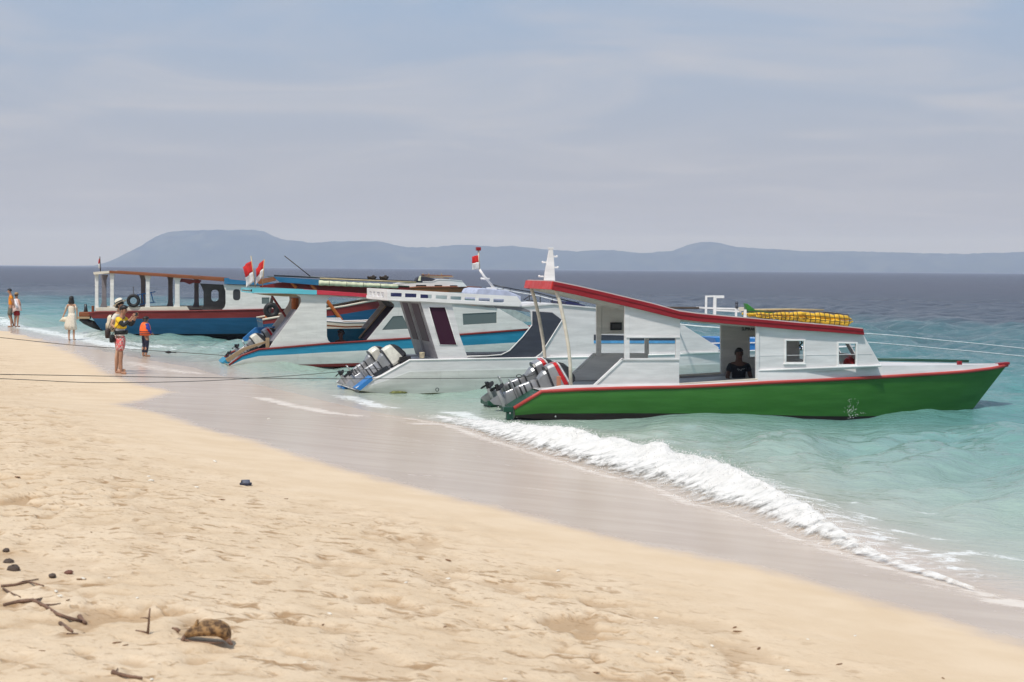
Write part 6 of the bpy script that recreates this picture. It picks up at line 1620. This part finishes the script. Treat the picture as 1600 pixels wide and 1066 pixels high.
for s_ in (-1, 1):
    mb = MB(); mb.tube([Vector((s_ * .09, -.04, .15)), Vector((s_ * .11, -.12, .24)), Vector((s_ * .11, -.26, .18)), Vector((s_ * .11, -.29, .0)), Vector((s_ * .10, -.08, -.16))], .012, 5); mb.build('strap', M['cord'], bp, smooth=True)
bag('dark brown pouch hanging beside the cream backpack', 'pouch_bag', (-.19, .20, 1.05), (.17, .13, .24), plain('dark brown leather', (.035, .022, .020), .6), r2, [(-.19, .20, 1.04), (-.17, .12, 1.25), (-.08, .05, 1.44)])
# --- child in life vest
f = ground(227, 557)
r3, J3 = person('child in orange life vest and dark leggings standing in the shallows', f, height(493, 557, f), 130, SK['tan'],
               {'head': (0, -.03, 1.60), 'jaw': (0, -.035, 1.53), 'crown': (0, -.02, 1.67), 'elbowL': (.22, -.05, 1.12), 'wristL': (.16, -.18, 1.02), 'palmL': (.13, -.22, 1.0), 'elbowR': (-.22, -.03, 1.12), 'wristR': (-.18, -.14, .98), 'palmR': (-.16, -.18, .96)}, 1.12)
r3.scale = (r3.scale[0] * 1.25, r3.scale[1] * 1.25, r3.scale[2])
shirt('blue_shirt', r3, J3, plain('blue shirt', (.02, .05, .30), .8), 1.08, True, True); shorts('leggings', r3, J3, plain('navy leggings', (.014, .016, .035), .8), 1.8, 1.05); hair(r3, J3, .05, 1.15); face(r3, J3, SK['tan'])
orr = plain('orange vest foam', (.85, .13, .02), .6)
rg = [oval(0, 0, .90, .205, .17, 24), oval(0, 0, .98, .215, .185, 24), oval(0, 0, 1.15, .21, .185, 24), oval(0, 0, 1.30, .19, .165, 24), oval(0, 0, 1.40, .15, .13, 24), oval(0, 0, 1.46, .09, .085, 24)]
vest = cloth_loft('life_vest', r3, rg, orr, False, .03)
for z_ in (.965, 1.05): 
    mb = MB(); mb.loft([oval(0, 0, z_, .222, .195, 24), oval(0, 0, z_ + .028, .222, .196, 24)], cap=False); mb.build('belt', plain('navy webbing', (.02, .02, .05), .7), vest, smooth=True)
mb = MB(); mb.ball((-.195, .02, 1.24), .055, 10, 8, (.6, 1, 1.6)); mb.build('armhole_shirt', plain('blue shirt side', (.02, .05, .30), .8), r3, smooth=True)

# --- boatman inside the green boat
bc = A.P(1151, 598, 1.35)
loc = A.world(Vector((bc.x, 1.25, bc.z - .68)))
sit = {'pelvis': (0, 0, .62), 'waist': (0, 0, .76), 'chest': (0, 0, .93), 'upper': (0, .0, 1.05), 'neck': (0, 0, 1.13), 'jaw': (0, -.02, 1.21), 'head': (0, -.01, 1.28), 'crown': (0, .0, 1.34)}
for q, s_ in (('L', 1), ('R', -1)):
    sit.update({'shoulder' + q: (.17 * s_, 0, 1.05), 'elbow' + q: (.24 * s_, -.03, .80), 'wrist' + q: (.16 * s_, -.24, .66), 'palm' + q: (.13 * s_, -.30, .65), 'hip' + q: (.09 * s_, -.02, .60), 'knee' + q: (.14 * s_, -.42, .60), 'calf' + q: (.14 * s_, -.44, .42), 'ankle' + q: (.13 * s_, -.42, .12), 'heel' + q: (.13 * s_, -.41, .08), 'toe' + q: (.14 * s_, -.57, .06)})
r4, J4 = person('man in dark printed T-shirt sitting in shade inside the green boat', None, 1.72, math.degrees(A.th) - 4, SK['dark'], sit, 1.08, loc=loc)
shirt('dark_t_shirt', r4, J4, plain('dark navy cotton', (.010, .012, .018), .85), 1.12); shorts('shorts', r4, J4, plain('dark shorts', (.02, .02, .02), .85), .9, 1.1); hair(r4, J4); face(r4, J4, SK['dark'])
mb = MB()
for q, pts in enumerate(([(-.075, .0), (-.065, .022), (-.045, .01), (-.05, -.02)], [(-.035, .01), (-.015, .0), (-.02, -.02)], [(.0, -.025), (.015, .015), (.035, .018)], [(.03, .012), (.055, .014), (.075, .02)])):
    mb.tube([Vector((a, -.158, .96 + b)) for a, b in pts], .0045, 4)
mb.build('chest_print', plain('grey print', (.40, .42, .42), .8), r4)
# --- dark figure in the boat with the sky blue stripe
cc = Cb.P(533, 522, .9)
loc = Cb.world(Vector((cc.x, .9, cc.z - 1.24)))
r5, J5 = person('dark silhouetted person sitting low in the sky blue striped boat', None, 1.72, math.degrees(Cb.th) - 60, SK['dark'], sit, 1.0, loc=loc)
shirt('black_shirt', r5, J5, black_c, 1.12); shorts('shorts', r5, J5, black_c, .9, 1.1); hair(r5, J5, 0, 1.1); face(r5, J5, SK['dark'])
# ================================================================== ropes
def rope(label, pts, r, mat, sag=0.0):
    P = [Vector(p) for p in pts]; out = []
    for i in range(len(P) - 1):
        p0 = P[max(i - 1, 0)]; p1 = P[i]; p2 = P[i + 1]; p3 = P[min(i + 2, len(P) - 1)]
        for j in range(12):
            t = j / 12
            out.append(.5 * ((2 * p1) + (-p0 + p2) * t + (2 * p0 - 5 * p1 + 4 * p2 - p3) * t * t + (-p0 + 3 * p1 - 3 * p2 + p3) * t ** 3))
    out.append(P[-1]); o0 = out[0].copy()
    mb = MB(); mb.tube([p - o0 for p in out], r, 6); o = mb.build('mooring_rope', mat, None, smooth=True); o.location = o0
    tag(o, label, 'rope', 'mooring ropes'); return o
def py(px_, py_, y): return at_y(px_, py_, y)
gz = on_beach(-140, 585)
rope('thin dark mooring rope from the green boat, the straight upper line to the beach', [A.world(A.P(838, 582, .6)), py(800, 590, 29.5), py(560, 592, 28), py(300, 590, 26), py(60, 586, 24.5), py(-140, 583, 23.4)], .006, M['rope_dark'])
mb = MB(); c_ = A.world(A.P(811, 588, .5))
mb.tube([Vector((.05 * math.cos(a), .01 * math.sin(2 * a), .028 * math.sin(a))) for a in np.linspace(0, 2 * math.pi, 13)[:-1].tolist()], .008, 5, closed=True)
o = mb.build('rope_loop', M['rope_dark'], None, smooth=True); o.location = c_; tag(o, 'small dark loop in the mooring rope beside the green boat motors', 'rope', 'mooring ropes')
rope('thin dark mooring rope from the white boat, the sagging lower line to the beach', [B.world(B.P(600, 575, .5)), py(520, 582, 33), py(430, 589, 31), py(300, 596, 29), py(150, 598, 27), py(30, 593, 25.5), py(-140, 586, 24)], .006, M['rope_dark'])
rope('thin brown mooring rope running up the far beach behind the photographer', [Cb.world(Cb.P(356, 556, .6)), py(300, 552, 42.5), py(200, 545.5, 41), py(110, 539, 40), py(0, 527.5, 39), py(-90, 518, 38.5)], .008, M['cord'])
mb = MB(); mb.ball((0, 0, 0), .05, 8, 5, (1.6, .8, .7), .3); mb.tube([Vector((.05, 0, 0)), Vector((.2, 0, -.01))], .012, 5)
o = mb.build('rope_knot', M['black'], None, smooth=True); o.location = py(263, 550.3, 41.8); tag(o, 'small dark knot on the brown mooring rope beside the child', 'rope', 'mooring ropes')
end = py(1900, 570, 52)
rope('upper of the two white mooring ropes running off past the green bow', [B.world(B.P(1040, 504, .5)), py(1128, 512.5, 36.4), py(1352, 521.5, 39), py(1476, 532.5, 41.5), py(1602, 545, 44), py(1900, 578, 50)], .017, M['rope_white'])
rope('lower of the two white mooring ropes running off past the green bow', [B.world(B.P(1150, 529, .9)), py(1260, 529.5, 38), py(1360, 535.5, 39), py(1476, 545.5, 41.5), py(1602, 557.5, 44), py(1900, 590, 50)], .017, M['rope_white'])

# ================================================================== things lying on the sand
def gsand(px_, py_):
    """place on the modelled sand surface, hollows included"""
    d = ray(px_, py_); lo, hi = 3.0, 60.0
    for _ in range(40):
        t = (lo + hi) / 2; p = cam_pos + d * t
        if p.z > float(sand_z(np.array([[p.x]]), np.array([[p.y]]))[0, 0]): lo = t
        else: hi = t
    return cam_pos + d * lo
bark = NT('bark of driftwood'); n1 = bark.noise(bark.coords((1, 1, 1)), 28, 5, .65)
bark.set(bark.bsdf.inputs['Base Color'], bark.mix(bark.ramp(n1, .38, .62), c4((.07, .035, .016)), c4((.34, .20, .085)))); bark.bsdf.inputs['Roughness'].default_value = .85; bark.bump(n1, .9, .01); bark = bark.mat
dry_dark = plain('dark dry wood', (.17, .10, .068), .85, 0, .3, 20)
# curved husk of wood
p = gsand(325, 1003); s_ = p.y / FPX
hk = empty('driftwood_log', p); tag(hk, 'curved mottled brown driftwood log arched over the sand, bottom left', 'driftwood')
def lp(a, b): return Vector(((a - 325) * s_, 0, (1003 - b) * s_))
rings = []
for i, (a, b, w_, h_) in enumerate(((286, 994, .025, .012), (295, 988, .045, .030), (308, 983, .055, .036), (322, 981, .060, .038), (336, 980, .062, .042), (348, 983, .058, .045), (357, 990, .050, .042), (361, 998, .036, .026))):
    c_ = lp(a, b); rings.append([c_ + Vector((.15 * h_ * math.sin(q), w_ * math.cos(q) * (1 + .12 * math.sin(3 * q + i)), h_ * math.sin(q) * (1 + .12 * math.sin(2 * q + i * 1.7)))) for q in np.linspace(0, 2 * math.pi, 15)[:-1].tolist()])
mb = MB(); mb.loft(rings); mb.build('trunk', bark, hk, smooth=True, sub=1)
for nm, pts, r__ in (('stub', [(310, 980), (309, 971), (311, 966)], [.012, .009, .006]), ('root', [(357, 996), (362, 1003), (366, 1005)], [.014, .010, .004]), ('twig', [(290, 998), (305, 1001), (330, 1002.5), (352, 1002)], [.005, .005, .005, .003]), ('splinter', [(282, 985), (277, 981), (270, 979)], [.012, .009, .004]), ('root', [(290, 992), (284, 1003), (276, 1012)], [.010, .007, .004])):
    mb = MB(); mb.tube([lp(a, b) + Vector((0, -.03, .0)) for a, b in pts], r__, 7); mb.build(nm, dry_dark if nm != 'stub' else bark, hk, smooth=True)
def branchy(label, base, segs, name='branch', mat=None, cat='driftwood'):
    p = gsand(*base); s_ = p.y / FPX; e = empty(name, p); tag(e, label, cat)
    for i, (nm, pts, rr, lift) in enumerate(segs):
        Q = []
        for a, b, up in pts:
            g_ = gsand(a, b) if up is None else None
            Q.append((g_ - p + Vector((0, 0, rr[0] * .7))) if g_ is not None else Vector(((a - base[0]) * s_, 0, (base[1] - b) * s_)) + Vector((0, 0, 0)))
        rr_ = [lerp(rr[0], rr[1], t) for t in np.linspace(0, 1, len(Q))]
        mb = MB(); mb.tube(Q, rr_, 6); mb.build(nm, mat or dry_dark, e, smooth=True)
    return e
branchy('short upright twig with side shoot stuck in the sand, left of the log', (232, 990), [('stem', [(231, 991, 1), (232.5, 972, 1), (233, 962, 1), (234.5, 950, 1)], (.007, .004), 0), ('shoot', [(232, 966, 1), (226, 965, 1), (219, 965.5, 1)], (.004, .002), 0), ('root', [(232, 990, None), (222, 988, None), (212, 986, None)], (.005, .003), 0)], 'twig')
branchy('dark forked driftwood branch lying at the left edge of the sand', (30, 918), [('stem', [(2, 918, None), (22, 916, None), (45, 911, None), (68, 917, None)], (.010, .004), 0), ('fork', [(22, 916, None), (35, 910, None), (60, 906, None)], (.006, .003), 0), ('fork', [(5, 921, None), (18, 928, None), (32, 934, None)], (.006, .003), 0)])
branchy('long crooked driftwood branch running from the left edge towards the log', (60, 944), [('stem', [(6, 948, None), (30, 942, None), (52, 940, None), (72, 950, None), (90, 962, None), (108, 968, None), (130, 974, None)], (.011, .009), 0), ('fork', [(52, 940, None), (66, 936, None)], (.008, .003), 0), ('fork', [(62, 946, None), (80, 946, None), (95, 944, None)], (.006, .002), 0), ('knob', [(124, 966, None), (130, 974, None), (134, 977, None)], (.014, .010), 0)])
branchy('short thick dark stick below the crooked branch, left foreground', (105, 982), [('stem', [(94, 976, None), (104, 983, None), (113, 989, None)], (.011, .007), 0), ('fork', [(104, 991, None), (120, 991, None), (135, 990, None)], (.004, .002), 0)], 'stick')
branchy('thin stick lying flat at the bottom edge, below the log', (200, 1058), [('stem', [(175, 1052, None), (185, 1056, None), (205, 1060, None), (222, 1062, None)], (.011, .006), 0), ('fork', [(180, 1054, None), (184, 1046, None)], (.006, .003), 0)], 'stick')
# stones
for i, (a, b, w_, lb) in enumerate(((14, 879, 20, 'larger black stone at the left edge of the sand, upper of the dark pair'), (22, 891, 26, 'flat black stone at the left edge, lower of the dark pair'), (82, 901, 14, 'small dark pebble right of the black stones'), (107, 896, 14, 'reddish brown pebble right of the black stones'), (10, 861, 12, 'small dark pebble above the black stones at the left edge'))):
    p = gsand(a, b); s_ = p.y / FPX; mb = MB(); mb.ball((0, 0, 0), w_ / 2 * s_, 9, 6, (1, .8, .55), .5)
    o = mb.build('stone', plain('reddish stone', (.16, .07, .05), .8) if i == 3 else plain('dark stone', (.085, .062, .05), .85), None, smooth=True); o.location = p + Vector((0, 0, .004)); o.rotation_euler = (0, 0, rng.uniform(0, 6)); tag(o, lb, 'stone')
# sandal
p = gsand(384, 758); s_ = p.y / FPX; sn = empty('sandal', p, R(20)); tag(sn, 'dark navy sandal lying alone on the open sand', 'sandal')
L = 19 * s_
mb = MB(); mb.loft([oval(0, 0, 0, L * .50, L * .36, 18), oval(0, 0, L * .16, L * .52, L * .38, 18), oval(0, 0, L * .20, L * .48, L * .34, 18)]); mb.build('sole', plain('navy foam', (.025, .03, .06), .6), sn, smooth=False)
mb = MB(); mb.loft([[Vector((x_, L * .36 * math.cos(a), L * (.14 + .30 * math.sin(a)))) for a in np.linspace(0, math.pi, 10).tolist()] + [Vector((x_, L * .32 * math.cos(a), L * (.14 + .25 * math.sin(a)))) for a in np.linspace(math.pi, 0, 10).tolist()] for x_ in (-L * .34, 0, L * .30)]); mb.build('strap', plain('grey strap', (.10, .11, .15), .6), sn, smooth=True)
# shell and coral crumbs, twigs
crumb = plain('coral fragment', (.70, .66, .58), .8); cb = plain('brown leaf litter', (.22, .12, .06), .85)
protoA = MB().ball((0, 0, 0), 1.0, 7, 4, (1, .7, .45), .5).build('coral_fragment', crumb)
protoB = MB().ball((0, 0, 0), 1.0, 6, 3, (1.8, .5, .25), .4).build('leaf_scrap', cb)
spots = [(232, 745), (236, 752), (93, 932), (88, 925), (130, 905), (515, 960), (700, 905), (420, 655), (214, 935)]
for i in range(44):
    if i < len(spots): a, b = spots[i]; pr = protoA
    else:
        t = rng.uniform(0, 1); a = rng.uniform(0, 1500); top = np.interp(a, [0, 300, 600, 1000, 1400, 1600], [640, 690, 800, 900, 1000, 1050]); b = rng.uniform(top + 10, 1064) if top < 1040 else 1060; pr = protoA if rng.random() < .35 else protoB
    p = gsand(a, b); o = pr if i in (0, 59) and False else pr.copy()
    if o.name not in C.objects: C.objects.link(o)
    w_ = rng.uniform(2.5, 5) * p.y / FPX
    o.location = p + Vector((0, 0, w_ * .2)); o.scale = (w_, w_, w_); o.rotation_euler = (rng.uniform(-.3, .3), 0, rng.uniform(0, 6.28))
    if pr is protoA: tag(o, 'tiny pale coral fragment lying on the sand', 'coral', 'coral fragments scattered on the sand')
    else: tag(o, 'tiny brown scrap of dry leaf on the sand', 'leaf', 'leaf scraps scattered on the sand')
for pr in (protoA, protoB): bpy.data.objects.remove(pr, do_unlink=True)
bpy.context.view_layer.update()
